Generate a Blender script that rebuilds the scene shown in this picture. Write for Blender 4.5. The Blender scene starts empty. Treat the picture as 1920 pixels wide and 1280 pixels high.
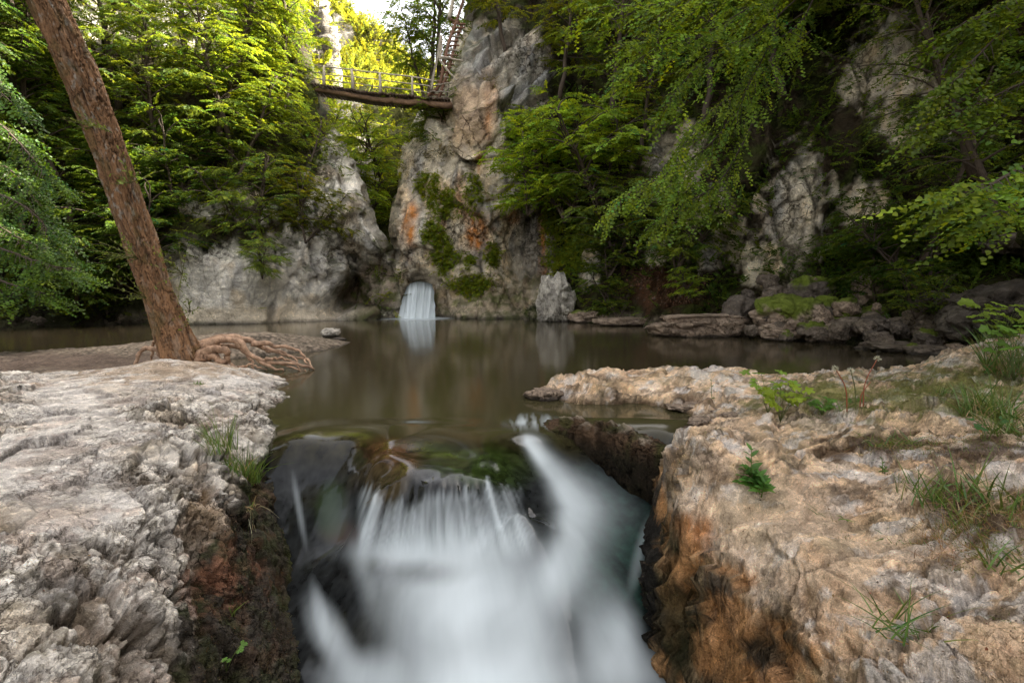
import bpy, math, random
import numpy as np
from math import sin, cos, tan, atan, atan2, pi, radians, sqrt, exp, log
random.seed(5)
RNG = np.random.default_rng(11)
S = bpy.context.scene
COL = S.collection
F = 960.0                       # focal length in the pixels of a 1920 wide frame
TH = atan(100.0 / 960.0)        # the camera looks down by this much
CAMZ = 1.4

# ------------------------------------------------------------------ geometry of the view
def ray(px, py):
    x = (np.asarray(px, float) - 960) / F
    u = (640 - np.asarray(py, float)) / F
    return x, cos(TH) + sin(TH) * u, -sin(TH) + cos(TH) * u
def P(px, py, Y):
    """world point in direction (px, py) at distance Y along the gorge"""
    x, y, z = ray(px, py)
    k = Y / y
    return np.stack([x * k, y * k + 0 * x, CAMZ + z * k], -1)
def G(px, py, z):
    """world point in direction (px, py) at height z over the pool"""
    x, y, zz = ray(px, py)
    k = (np.asarray(z, float) - CAMZ) / zz
    return np.stack([x * k, y * k, z + 0 * k], -1)
def proj(V):
    V = np.asarray(V, float)
    x, y, z = V[..., 0], V[..., 1], V[..., 2] - CAMZ
    d = y * cos(TH) - z * sin(TH)
    u = y * sin(TH) + z * cos(TH)
    d = np.maximum(d, 0.05)
    return 960 + F * x / d, 640 - F * u / d
def vec(a): return tuple(float(t) for t in a)

# ------------------------------------------------------------------ noise
_g = np.random.default_rng(3)
_perm = np.tile(_g.permutation(256), 3).astype(np.int32)
_grad = _g.normal(size=(256, 3)); _grad /= np.linalg.norm(_grad, axis=1)[:, None]
def perlin(p, seed=0):
    p = np.asarray(p, float) + seed * 17.37
    i = np.floor(p).astype(np.int32); f = p - i; i &= 255
    u = f * f * f * (f * (f * 6 - 15) + 10)
    out = 0
    for dx in (0, 1):
        for dy in (0, 1):
            for dz in (0, 1):
                h = _perm[_perm[_perm[(i[:, 0] + dx) & 255] + ((i[:, 1] + dy) & 255)] + ((i[:, 2] + dz) & 255)]
                g = _grad[h]
                d = g[:, 0] * (f[:, 0] - dx) + g[:, 1] * (f[:, 1] - dy) + g[:, 2] * (f[:, 2] - dz)
                w = (u[:, 0] if dx else 1 - u[:, 0]) * (u[:, 1] if dy else 1 - u[:, 1]) * (u[:, 2] if dz else 1 - u[:, 2])
                out = out + w * d
    return out * 1.5
def fbm(p, o=4, seed=0, gain=.5):
    a, t, s = 1.0, 0, 1.0
    for k in range(o):
        t = t + a * perlin(p * s, seed + k); a *= gain; s *= 2.03
    return t
def ridged(p, o=4, seed=0, gain=.5):
    a, t, s = 1.0, 0, 1.0
    for k in range(o):
        t = t + a * (1 - 2 * np.abs(perlin(p * s, seed + k))); a *= gain; s *= 2.07
    return t
def _hash3(i, k):
    h = _perm[_perm[_perm[i[:, 0] & 255] + (i[:, 1] & 255)] + (i[:, 2] & 255)]
    return (_perm[(h + 37 * k) & 255] + _perm[(h * 3 + 91 * k + 7) & 255] / 256.0) / 256.0, h
def worley(p, seed=0):
    p = np.asarray(p, float) + seed * 9.71
    i = np.floor(p).astype(np.int32)
    n = len(p)
    f1 = np.full(n, 9.0); f2 = np.full(n, 9.0)
    best = np.zeros((n, 3)); bid = np.zeros(n, np.int32)
    for dx in (-1, 0, 1):
        for dy in (-1, 0, 1):
            for dz in (-1, 0, 1):
                c = i + (dx, dy, dz)
                a, h = _hash3(c, 1); b, _ = _hash3(c, 2); d, _ = _hash3(c, 3)
                q = c + np.stack([a, b, d], 1) * .9
                v = p - q
                r = np.sqrt((v * v).sum(1))
                m = r < f1
                f2 = np.where(m, f1, np.minimum(f2, r))
                f1 = np.where(m, r, f1)
                best[m] = v[m]; bid[m] = h[m]
    return f1, f2, best, bid
def facet(p, seed=0, tilt=1.0, crack=.12):
    """broken rock: every cell is a plane of its own, with a crack between neighbours"""
    w = np.stack([perlin(p * 1.3, seed + 5), perlin(p * 1.3, seed + 6), perlin(p * 1.3, seed + 7)], 1) * .22
    f1, f2, v, b = worley(p + w, seed)
    t = _grad[(b * 7 + 13) & 255]
    d = (v * t).sum(1) * tilt + (_perm[(b + 71) & 255] / 256.0 - .5) * .7
    e = np.clip((f2 - f1) / .085, 0, 1)
    return d - crack * (1 - e) ** 2, e, _perm[(b + 5) & 255] / 256.0
def cap(c, m=.86):
    return np.maximum(c * np.minimum(1, m / (c.max(1) + 1e-6))[:, None], 0)
def terrace(t, seed=0):
    """bedded rock: broken ledges, a sharp riser and a tilted tread"""
    k = np.floor(t); f = t - k
    h = _perm[(k.astype(np.int64) * 7 + seed) & 255] / 256.0
    return (f ** 1.5) * (.4 + .9 * h), np.clip(np.minimum(f, 1 - f) / .06, 0, 1)
def sstep(a, b, x):
    t = np.clip((x - a) / (b - a), 0, 1); return t * t * (3 - 2 * t)
def tps(C, V, Q, reg=1e-3):
    """thin plate spline through the values V at the 2D points C, read at Q"""
    C = np.asarray(C, float); V = np.asarray(V, float); Q = np.asarray(Q, float)
    s = C.std(); m = C.mean(0); c = (C - m) / s; q = (Q - m) / s
    def U(r2): return np.where(r2 > 1e-12, r2 * np.log(r2 + 1e-12), 0)
    K = U(((c[:, None] - c[None]) ** 2).sum(-1)) + reg * np.eye(len(c))
    A = np.hstack([np.ones((len(c), 1)), c])
    M = np.block([[K, A], [A.T, np.zeros((3, 3))]])
    w = np.linalg.solve(M, np.concatenate([V, np.zeros(3)]))
    out = np.empty(len(q))
    for s0 in range(0, len(q), 40000):
        b = q[s0:s0 + 40000]
        out[s0:s0 + 40000] = U(((b[:, None] - c[None]) ** 2).sum(-1)) @ w[:-3] + w[-3] + b @ w[-2:]
    return out
def blob(px, py, cx, cy, rx, ry, rot=0, wob=None, soft=.5):
    a = radians(rot); x = px - cx; y = py - cy
    u = (x * cos(a) + y * sin(a)) / rx; v = (-x * sin(a) + y * cos(a)) / ry
    r = np.sqrt(u * u + v * v)
    if wob is not None: r = r + wob
    return 1 - sstep(1 - soft, 1 + soft * .4, r)

# ------------------------------------------------------------------ meshes
def mesh_np(name, V, Fq, mat=None, col=None, parent=None, smooth=True, attrs=None, F3=None):
    V = np.asarray(V, np.float32); Fq = np.asarray(Fq, np.int32).reshape(-1, 4) if Fq is not None and len(Fq) else np.zeros((0, 4), np.int32)
    F3 = np.asarray(F3, np.int32).reshape(-1, 3) if F3 is not None and len(F3) else np.zeros((0, 3), np.int32)
    me = bpy.data.meshes.new(name)
    me.vertices.add(len(V)); me.vertices.foreach_set('co', V.ravel())
    nl = Fq.size + F3.size; nf = len(Fq) + len(F3)
    me.loops.add(nl); me.loops.foreach_set('vertex_index', np.concatenate([Fq.ravel(), F3.ravel()]).astype(np.int32))
    me.polygons.add(nf)
    st = np.concatenate([np.arange(len(Fq)) * 4, Fq.size + np.arange(len(F3)) * 3]).astype(np.int32)
    me.polygons.foreach_set('loop_start', st)
    me.polygons.foreach_set('use_smooth', np.full(nf, bool(smooth)))
    if col is not None:
        c = np.ones((len(V), 4), np.float32); c[:, :3] = np.clip(col, 0, 1)
        me.color_attributes.new('Col', 'FLOAT_COLOR', 'POINT').data.foreach_set('color', c.ravel())
    for k, a in (attrs or {}).items():
        me.attributes.new(k, 'FLOAT', 'POINT').data.foreach_set('value', np.asarray(a, np.float32))
    me.update(calc_edges=True); me.validate()
    if mat: me.materials.append(mat)
    o = bpy.data.objects.new(name, me); COL.objects.link(o)
    if parent is not None: o.parent = parent
    return o
def grid_faces(nr, nc):
    i = np.arange(nr * nc).reshape(nr, nc)
    return np.stack([i[:-1, :-1], i[1:, :-1], i[1:, 1:], i[:-1, 1:]], -1).reshape(-1, 4)
def grid_normals(V, nr, nc):
    g = V.reshape(nr, nc, 3)
    n = np.cross(np.gradient(g, axis=0), np.gradient(g, axis=1)).reshape(-1, 3)
    return n / (np.linalg.norm(n, axis=1)[:, None] + 1e-9)
def tag(o, label=None, cat=None, group=None, kind=None):
    if label: o['label'] = label
    if cat: o['category'] = cat
    if group: o['group'] = group
    if kind: o['kind'] = kind
    return o
def empty(name, loc=(0, 0, 0), rz=0):
    o = bpy.data.objects.new(name, None); COL.objects.link(o)
    o.location = vec(loc); o.rotation_euler = (0, 0, rz); o.empty_display_size = .1
    return o
class MB:
    """collects numpy pieces into one mesh"""
    def __init__(s): s.V = []; s.Q = []; s.T = []; s.C = []; s.n = 0
    def add(s, V, Q=None, T=None, col=None):
        V = np.asarray(V, float)
        if Q is not None and len(Q): s.Q.append(np.asarray(Q) + s.n)
        if T is not None and len(T): s.T.append(np.asarray(T) + s.n)
        s.V.append(V); s.n += len(V)
        c = np.ones((len(V), 3)) * .5 if col is None else np.broadcast_to(np.asarray(col, float), (len(V), 3))
        s.C.append(c); return s
    def tube(s, pts, r, seg=8, col=None, cap=True):
        pts = np.asarray(pts, float); n = len(pts); r = np.broadcast_to(np.asarray(r, float), (n,))
        t = np.gradient(pts, axis=0); t /= np.linalg.norm(t, axis=1)[:, None] + 1e-9
        up = np.array([0, 0, 1.0]) if abs(t[:, 2]).mean() < .8 else np.array([0, 1.0, 0])
        a = np.cross(t, up); a /= np.linalg.norm(a, axis=1)[:, None] + 1e-9; b = np.cross(t, a)
        th = np.linspace(0, 2 * pi, seg, endpoint=False)
        V = pts[:, None] + (a[:, None] * np.cos(th)[None, :, None] + b[:, None] * np.sin(th)[None, :, None]) * r[:, None, None]
        V = V.reshape(-1, 3); Q = []
        i = np.arange(n * seg).reshape(n, seg); j = np.roll(i, -1, 1)
        Q = np.stack([i[:-1], j[:-1], j[1:], i[1:]], -1).reshape(-1, 4)
        T = None
        if cap:
            V = np.vstack([V, pts[0], pts[-1]]); k = n * seg
            T = [(k, j[0][q], i[0][q]) for q in range(seg)] + [(k + 1, i[-1][q], j[-1][q]) for q in range(seg)]
        return s.add(V, Q, T, col)
    def box(s, a, b, w, h, col=None, up=(0, 0, 1)):
        a = np.asarray(a, float); b = np.asarray(b, float); d = b - a; d /= np.linalg.norm(d)
        sd = np.cross(d, up); sd /= np.linalg.norm(sd) + 1e-9; u = np.cross(sd, d)
        V = [e + sd * w / 2 * i + u * h / 2 * j for e in (a, b) for i, j in ((-1, -1), (1, -1), (1, 1), (-1, 1))]
        return s.add(V, [(0, 1, 2, 3), (7, 6, 5, 4), (0, 4, 5, 1), (1, 5, 6, 2), (2, 6, 7, 3), (3, 7, 4, 0)], None, col)
    def build(s, name, mat, parent=None, smooth=True):
        V = np.vstack(s.V)
        return mesh_np(name, V, np.vstack(s.Q) if s.Q else None, mat, np.vstack(s.C), parent, smooth, None, np.vstack(s.T) if s.T else None)

# ------------------------------------------------------------------ materials
class NT:
    def __init__(s, name):
        s.m = bpy.data.materials.new(name); s.m.use_nodes = True; s.t = s.m.node_tree; s.t.nodes.clear()
        s.out = s.n('ShaderNodeOutputMaterial')
    def n(s, typ, ins=None, **kw):
        nd = s.t.nodes.new(typ)
        for k, v in kw.items(): setattr(nd, k, v)
        for k, v in (ins or {}).items():
            sk = nd.inputs[k]
            if isinstance(v, bpy.types.NodeSocket): s.t.links.new(v, sk)
            else: sk.default_value = v
        return nd
    def noise(s, co, scale, detail=4, rough=.55, dist=0):
        return s.n('ShaderNodeTexNoise', {'Vector': co, 'Scale': scale, 'Detail': detail, 'Roughness': rough, 'Distortion': dist}).outputs['Fac']
    def ramp(s, fac, stops):
        r = s.n('ShaderNodeValToRGB', {'Fac': fac}); e = r.color_ramp.elements
        while len(e) < len(stops): e.new(.5)
        for q, (p, c) in zip(e, stops):
            q.position = p; q.color = (c, c, c, 1) if isinstance(c, (int, float)) else (*c, 1)
        return r.outputs['Color']
    def mix(s, f, a, b, mode='MIX'):
        m = s.n('ShaderNodeMix', data_type='RGBA', blend_type=mode)
        for k, v in ((0, f), (6, a), (7, b)):
            if isinstance(v, bpy.types.NodeSocket): s.t.links.new(v, m.inputs[k])
            else: m.inputs[k].default_value = v if k == 0 or len(v) == 4 else (*v, 1)
        return m.outputs[2]
    def math(s, op, a, b=0.0, c=0.0):
        m = s.n('ShaderNodeMath', operation=op)
        for k, v in enumerate((a, b, c)):
            if isinstance(v, bpy.types.NodeSocket): s.t.links.new(v, m.inputs[k])
            else: m.inputs[k].default_value = v
        return m.outputs[0]
    def surf(s, sh): s.t.links.new(sh, s.out.inputs['Surface']); return s.m
def coord(n, sc=(1, 1, 1)):
    tc = n.n('ShaderNodeTexCoord')
    return n.n('ShaderNodeMapping', {'Vector': tc.outputs['Object'], 'Scale': sc}).outputs[0]
def rock_mat(name, k=1.0, bump=.8, bd=.02, rough=.85, pit=1.0, crack=1.0, lich=1.0):
    """weathered limestone; k = cracks per metre"""
    n = NT(name); co0 = coord(n)
    dn = n.n('ShaderNodeTexNoise', {'Vector': co0, 'Scale': k * 1.5, 'Detail': 4, 'Roughness': .6}).outputs['Color']
    co = n.n('ShaderNodeMix', data_type='VECTOR'); co.inputs[0].default_value = 1
    va = n.n('ShaderNodeVectorMath', operation='MULTIPLY_ADD'); n.t.links.new(dn, va.inputs[0]); va.inputs[1].default_value = (.7 / k,) * 3; n.t.links.new(co0, va.inputs[2])
    co = va.outputs[0]
    c = n.n('ShaderNodeVertexColor', layer_name='Col').outputs['Color']
    wear = n.math('SUBTRACT', 1.0, n.n('ShaderNodeAttribute', attribute_name='wear').outputs['Fac'])
    zone = n.ramp(n.noise(co0, k * .45, 4, .6), [(.44, 0), (.58, 1)])
    zone = n.math('MULTIPLY', zone, wear)
    zone2 = n.ramp(n.noise(co0, k * .7, 4, .6), [(.36, 1), (.50, 0)])
    zone2 = n.math('MULTIPLY', zone2, n.math('ADD', n.math('MULTIPLY', wear, .85), .15))
    def vor(sc, w, z):
        v = n.n('ShaderNodeTexVoronoi', {'Vector': co, 'Scale': sc}, feature='DISTANCE_TO_EDGE').outputs['Distance']
        r = n.ramp(v, [(0, 0), (w, 1)]); return n.math('MULTIPLY', n.math('SUBTRACT', 1.0, r), z)      # 1 in the crack
    cr = n.math('MAXIMUM', n.math('MULTIPLY', vor(k, .022, zone2), crack), n.math('MULTIPLY', vor(k * 3.1, .045, zone), .8 * crack))
    pn = n.noise(co0, k * 7, 6, .62)
    pits = n.math('MULTIPLY', n.math('MULTIPLY', n.ramp(pn, [(.36, 1), (.455, 0)]), n.math('ADD', n.math('MULTIPLY', zone, .9), .1)), pit)
    ln = n.noise(co, k * 4.5, 9, .72)
    li = n.ramp(ln, [(.53, 0), (.60, 1)])
    gr = n.noise(co0, k * 32, 5, .7)
    tone = n.ramp(n.noise(co0, k * 1.1, 8, .66), [(.3, .68), (.7, 1.3)])
    c = n.mix(1.0, c, tone, 'MULTIPLY')
    c = n.mix(n.math('MULTIPLY', li, .42 * lich), c, n.mix(1.0, c, (1.9, 1.9, 1.85, 1), 'MULTIPLY'))
    c = n.mix(1.0, c, n.ramp(gr, [(.3, .66), (.7, 1.3)]), 'MULTIPLY')
    c = n.mix(n.math('MULTIPLY', pits, .72), c, n.mix(1.0, c, (.20, .17, .12, 1), 'MULTIPLY'))
    c = n.mix(n.math('MULTIPLY', cr, .85), c, n.mix(1.0, c, (.14, .12, .10, 1), 'MULTIPLY'))
    h = n.math('ADD', n.math('MULTIPLY', pn, 1.3), n.math('MULTIPLY', gr, .35))
    h = n.math('ADD', h, n.math('MULTIPLY', ln, .7))
    h = n.math('SUBTRACT', h, n.math('MULTIPLY', cr, .8)); h = n.math('SUBTRACT', h, n.math('MULTIPLY', pits, .5))
    b = n.n('ShaderNodeBump', {'Height': h, 'Strength': bump, 'Distance': bd}).outputs[0]
    return n.surf(n.n('ShaderNodeBsdfPrincipled', {'Base Color': c, 'Roughness': rough, 'Normal': b, 'Specular IOR Level': .14}).outputs[0])
def leaf_mat(name, trans=.45, gloss=.06, rough=.45):
    n = NT(name)
    c = n.n('ShaderNodeVertexColor', layer_name='Col').outputs['Color']
    oi = n.n('ShaderNodeObjectInfo')
    c = n.mix(1.0, c, oi.outputs['Color'], 'MULTIPLY')
    d = n.n('ShaderNodeBsdfDiffuse', {'Color': c}).outputs[0]
    tcol = n.mix(1.0, c, (1.35, 1.25, .5, 1), 'MULTIPLY')
    t = n.n('ShaderNodeBsdfTranslucent', {'Color': tcol}).outputs[0]
    m = n.n('ShaderNodeMixShader', {0: trans, 1: d, 2: t}).outputs[0]
    g = n.n('ShaderNodeBsdfGlossy', {'Color': (.9, .95, .9, 1), 'Roughness': rough}).outputs[0]
    return n.surf(n.n('ShaderNodeMixShader', {0: gloss, 1: m, 2: g}).outputs[0])
def simple_mat(name, rough=.8, scale=(30, 30, 30), bump=.4, spec=.3, lo=.6, hi=1.35, bd=.01):
    n = NT(name); co = coord(n, scale)
    c = n.n('ShaderNodeVertexColor', layer_name='Col').outputs['Color']
    f = n.noise(co, 1, 6, .65)
    c = n.mix(1.0, c, n.ramp(f, [(.3, lo), (.7, hi)]), 'MULTIPLY')
    b = n.n('ShaderNodeBump', {'Height': f, 'Strength': bump, 'Distance': bd}).outputs[0]
    return n.surf(n.n('ShaderNodeBsdfPrincipled', {'Base Color': c, 'Roughness': rough, 'Normal': b, 'Specular IOR Level': spec}).outputs[0])
M_cliff = rock_mat('cliff_stone', .8, 1.0, .11)
M_rock = rock_mat('near_stone', 4.5, 1.0, .028, .8, crack=1.1, lich=1.15)
M_boulder = rock_mat('boulder_stone', 1.8, .9, .05)
M_leaf = leaf_mat('leaf', .56, .006)
M_nleaf = leaf_mat('near_leaf', .45, .014, .4)
M_bark = simple_mat('bark', .9, (40, 40, 12), .8)
M_wood = simple_mat('weathered_wood', .8, (14, 14, 14), .5)
EXPOSURE = 2.95
# ================================================================== camera, sky, sun
cam = bpy.data.cameras.new('camera'); co_ = bpy.data.objects.new('camera', cam); COL.objects.link(co_)
co_.location = (0, 0, CAMZ); co_.rotation_euler = (pi / 2 - TH, 0, 0)
cam.lens = 18; cam.sensor_width = 36; cam.clip_start = .05; cam.clip_end = 600
S.camera = co_
SUN_EL, SUN_AZ = radians(43), radians(68)          # azimuth from +Y towards +X
W = bpy.data.worlds.new('World'); S.world = W; W.use_nodes = True
nt = W.node_tree; nt.nodes.clear()
sky = nt.nodes.new('ShaderNodeTexSky'); sky.sky_type = 'NISHITA'; sky.sun_disc = False
sky.sun_elevation = SUN_EL; sky.sun_rotation = SUN_AZ; sky.air_density = 1.0; sky.dust_density = 4.0; sky.ozone_density = 1
bw = nt.nodes.new('ShaderNodeRGBToBW'); mx = nt.nodes.new('ShaderNodeMix'); mx.data_type = 'RGBA'
wm = nt.nodes.new('ShaderNodeMix'); wm.data_type = 'RGBA'; wm.blend_type = 'MULTIPLY'; wm.inputs[0].default_value = 1; wm.inputs[7].default_value = (1.06, 1.0, .93, 1)
mx.inputs[0].default_value = .75
bg = nt.nodes.new('ShaderNodeBackground'); bg.inputs[1].default_value = .15
wo = nt.nodes.new('ShaderNodeOutputWorld')
L = nt.links.new
L(sky.outputs[0], bw.inputs[0]); L(sky.outputs[0], mx.inputs[6]); L(bw.outputs[0], mx.inputs[7])
L(mx.outputs[2], wm.inputs[6]); L(wm.outputs[2], bg.inputs[0]); L(bg.outputs[0], wo.inputs[0])
sl = bpy.data.lights.new('sun', 'SUN'); sl.energy = 3.5; sl.angle = radians(.6); sl.color = (1, .93, .78)
so = bpy.data.objects.new('sun', sl); COL.objects.link(so)
from mathutils import Vector, Matrix, Euler
sd = Vector((cos(SUN_EL) * sin(SUN_AZ), cos(SUN_EL) * cos(SUN_AZ), sin(SUN_EL)))
so.rotation_euler = sd.to_track_quat('Z', 'Y').to_euler(); so.location = (20, 20, 40)
S.view_settings.view_transform = 'Standard'; S.view_settings.look = 'None'
S.view_settings.exposure = EXPOSURE; S.view_settings.gamma = 1
cy = S.cycles
cy.max_bounces = 7; cy.diffuse_bounces = 3; cy.glossy_bounces = 3; cy.transmission_bounces = 4; cy.transparent_max_bounces = 6
cy.caustics_reflective = False; cy.caustics_refractive = False; cy.sample_clamp_indirect = 6

# ================================================================== colours of the stone
def lerp(a, b, t): return a * (1 - t[:, None]) + np.asarray(b, float) * t[:, None]
PALE = np.array([.40, .36, .30]); GREY = np.array([.20, .195, .19]); WHITE = np.array([.60, .56, .50])
DARK = np.array([.055, .048, .04]); RUST = np.array([.42, .17, .045]); OCHRE = np.array([.38, .27, .14])
MOSS = np.array([.055, .065, .014]); SOIL = np.array([.05, .036, .02]); CREAM = np.array([.50, .42, .31])

def sheet(name, ctrl, left, right, ys, nc, disp, paint, mat=M_cliff, bias=None, plateau=None):
    """a rock face: rows follow ys, columns run from the left(y) to the right(y) outline; its distance is
    a smooth surface through ctrl (px, py, Y)"""
    nr = len(ys); t = np.linspace(0, 1, nc)
    l = np.array([left(y) for y in ys]); r = np.array([right(y) for y in ys])
    px = l[:, None] + (r - l)[:, None] * t[None]; py = np.repeat(np.asarray(ys, float)[:, None], nc, 1)
    px = px.ravel(); py = py.ravel()
    c = np.array(ctrl, float)
    Y = np.exp(tps(c[:, :2], np.log(c[:, 2]), np.stack([px, py], 1), 1e-3))
    if bias is not None: Y = Y + bias(px, py, np.tile(t, nr))
    V = P(px, py, Y); n = grid_normals(V, nr, nc)
    if (n * (V - [0, 0, 1.4])).sum() > 0: n = -n
    d, info = disp(V, px, py)
    tt = np.tile(t, nr); d = d * (1 - .65 * np.exp(-(tt / .03) ** 2) - .65 * np.exp(-((1 - tt) / .03) ** 2))
    if plateau is not None:
        zm = plateau(px); V[:, 2] = np.where(V[:, 2] > zm, zm + (V[:, 2] - zm) * .15, V[:, 2])
    V2 = V + n * d[:, None]
    n2 = grid_normals(V2, nr, nc)
    if (n2 * n).sum() < 0: n2 = -n2
    col = paint(V2, px, py, n2, d, info)
    o = mesh_np(name, V2, grid_faces(nr, nc)[:, ::-1], mat, col, attrs={'wear': info[-1] if name == 'cliff_left' else np.zeros(len(V2))})
    return o, dict(V=V2, N=n2, px=px, py=py, nr=nr, nc=nc)
def curve(pts):
    xs = [p[0] for p in pts]; ys = [p[1] for p in pts]
    return lambda y: float(np.interp(y, xs, ys))

# ------------------------------------------------------------------ left wall of the gorge
def lp_left(V, px, py):
    big, e1, c1 = facet(V * [.42, .42, .3], 2, .9, .25)
    mid, e2, c2 = facet(V * [1.3, 1.3, .9], 4, .8, .25)
    f = fbm(V * 2.4, 5, 8, .55)
    r = ridged(V * [.9, .9, .45], 3, 21)
    low = blob(px, py, 420, 550, 170, 80, 0, None, .4)     # the water worn smooth domes over the pool
    low = np.maximum(low, blob(px, py, 590, 570, 95, 60, 0, None, .4))
    k = 1 - .93 * low
    d = (big * .75 + mid * .26 * 1 + r * .16) * k + f * (.035 + .09 * k)
    return d, (e1, e2, c1, c2, f, low)
def pt_left(V, px, py, n, d, info):
    e1, e2, c1, c2, f, low = info
    w = .38 * fbm(V * .9, 4, 31); w2 = .6 * fbm(V * 2.2, 4, 33)
    c = np.tile(SOIL, (len(V), 1))
    c = lerp(c, MOSS * .9, sstep(-.2, .3, fbm(V * 1.1, 3, 40)))
    m = np.zeros(len(V))
    for b in [(410, 535, 145, 95, 10), (545, 560, 60, 70, 0), (620, 560, 70, 60, 0), (625, 440, 80, 130, 10), (665, 400, 45, 130, -12), (560, 470, 70, 40, 20),
              (640, 300, 40, 70, 0), (375, 400, 50, 20, 10), (450, 390, 70, 30, 10), (740, 500, 30, 30, 0), (720, 555, 40, 60, 0),
              (170, 50, 90, 50, 0), (330, 60, 70, 45, 20), (400, 30, 50, 40, 0)]:
        m = np.maximum(m, blob(px, py, *b, w2 if b[2] > 60 and b[1] < 500 else w * .6, .5))
    rock = np.array([.54, .50, .43])[None] * (.85 + .35 * c2[:, None])
    rock = lerp(rock, WHITE, sstep(.05, .5, fbm(V * 3.0, 4, 50)) * .75)
    rock = lerp(rock, GREY * 1.2, sstep(.1, .5, fbm(V * [1.2, 1.2, .5], 4, 53)) * .5)
    rock = lerp(rock, OCHRE * .9, sstep(.1, .6, fbm(V * .8, 3, 57)) * .5)
    rock = cap(lerp(rock, DARK, (1 - e2) * .55) * 1.25)
    c = lerp(c, rock, np.clip(m * 1.5 - .15 + .2 * w2, 0, 1))
    # grey lichen higher up on the domes, a pale tan band at the high water mark
    band = blob(px, py, 480, 592, 240, 18, 0, w * .5, .5)
    c = lerp(c, CREAM * 1.25, band * .8); c = lerp(c, DARK * .5, np.maximum(blob(px, py, 655, 535, 34, 55, 12, .5 * w, .6), blob(px, py, 508, 585, 10, 30, 15, .3 * w, .6)) * .7)  # shade of the hollow and the crevice painted into the stone
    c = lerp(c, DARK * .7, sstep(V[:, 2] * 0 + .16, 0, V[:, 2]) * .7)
    bm = blob(px, py, 700, 540, 75, 60, 0, w, .5)            # brown and green rock left of the fall
    c = lerp(c, np.array([.17, .105, .05]), bm * .7); c = lerp(c, MOSS * 1.5, bm * sstep(.0, .4, fbm(V * 1.7, 3, 61)) * .8)
    up = sstep(.45, .85, n[:, 2] + .4 * f); c = lerp(c, MOSS, up * .6 * (1 - low))
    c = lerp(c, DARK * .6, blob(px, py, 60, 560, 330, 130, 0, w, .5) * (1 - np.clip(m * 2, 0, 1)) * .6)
    return c
ctrl = [(-700, 640, 11), (-700, 300, 10.5), (-700, -100, 12), (-700, -400, 14),
        (-300, 640, 13), (-300, 300, 13), (-300, -200, 15),
        (0, 618, 17.5), (0, 560, 18.6), (0, 400, 19.5), (0, 200, 20.5), (0, 0, 21.5), (0, -400, 25),
        (150, 608, 19.4), (230, 606, 20), (200, 500, 21), (200, 300, 22), (200, 100, 23.5), (200, -300, 27),
        (300, 607, 20), (350, 606, 19.8), (430, 606, 19.9), (500, 602, 20.6), (540, 599, 21.4), (600, 597, 21.9), (660, 596, 22.3),
        (310, 470, 20.6), (380, 460, 20.1), (450, 480, 20.0), (500, 520, 20.4), (515, 560, 21.0), (560, 540, 21.4), (600, 530, 21.8),
        (400, 400, 21.3), (500, 420, 21.4), (560, 400, 21.9), (600, 400, 22.1), (660, 420, 22.4), (690, 470, 22.7), (645, 560, 25.2), (662, 520, 25.6), (672, 480, 24.6), (690, 585, 24.6), (628, 585, 23.4), (632, 540, 22.5), (610, 500, 21.9), (705, 540, 24.4),
        (620, 560, 22.4), (720, 560, 24.1), (740, 520, 24.4), (750, 600, 24.3), (700, 600, 24.2),
        (350, 300, 23), (500, 300, 23), (600, 300, 23.2), (640, 300, 23.8), (350, 150, 25), (500, 150, 25.5), (580, 100, 27), (400, -50, 28), (560, -50, 30), (400, -400, 33), (600, -300, 34), (-700, -1000, 19), (0, -1000, 30), (500, -1000, 40)]
lw_right = curve([(-400, 560), (0, 560), (120, 585), (200, 612), (280, 655), (350, 690), (420, 702), (470, 738), (520, 762), (640, 768)])
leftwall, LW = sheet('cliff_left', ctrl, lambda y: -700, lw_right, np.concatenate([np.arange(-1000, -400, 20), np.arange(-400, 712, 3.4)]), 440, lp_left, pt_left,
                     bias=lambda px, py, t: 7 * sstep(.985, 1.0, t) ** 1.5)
leftwall.name = 'cliff_left'; tag(leftwall, kind='structure')

# ------------------------------------------------------------------ centre cliff and right wall, one rock face
def lp_right(V, px, py):
    near = np.clip((V[:, 1] - 8) / 14, .45, 1)
    s = np.array([.55, .55, .30])
    a = radians(-35)     # beds dip down to the right
    Vr = np.stack([V[:, 0] * cos(a) - V[:, 2] * sin(a), V[:, 1], V[:, 0] * sin(a) + V[:, 2] * cos(a)], 1)
    slab = blob(px, py, 960, 130, 130, 120, 0, None, .4)
    big0, e1, c1 = facet(V * [.5, .5, .26], 12, .9, .28)
    big1, e1b, c1b = facet(Vr * [.30, .5, .95], 19, 1.2, .25)
    big = (big0 * (1 - slab) + big1 * slab) * (1 - .75 * blob(px, py, 885, 205, 70, 85, 0, None, .5)); e1 = e1 * (1 - slab) + e1b * slab
    mid, e2, c2 = facet(V * [1.25, 1.25, .55], 14, .9, .3)
    f = fbm(V * 2.6, 5, 18, .55)
    r = ridged(V * [.9, .9, .2], 2, 25)
    d = (big * 1.0 + mid * .30 + r * .10 + f * .075) * near
    return d, (e1, e2, c1, c2, f, slab)
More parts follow.
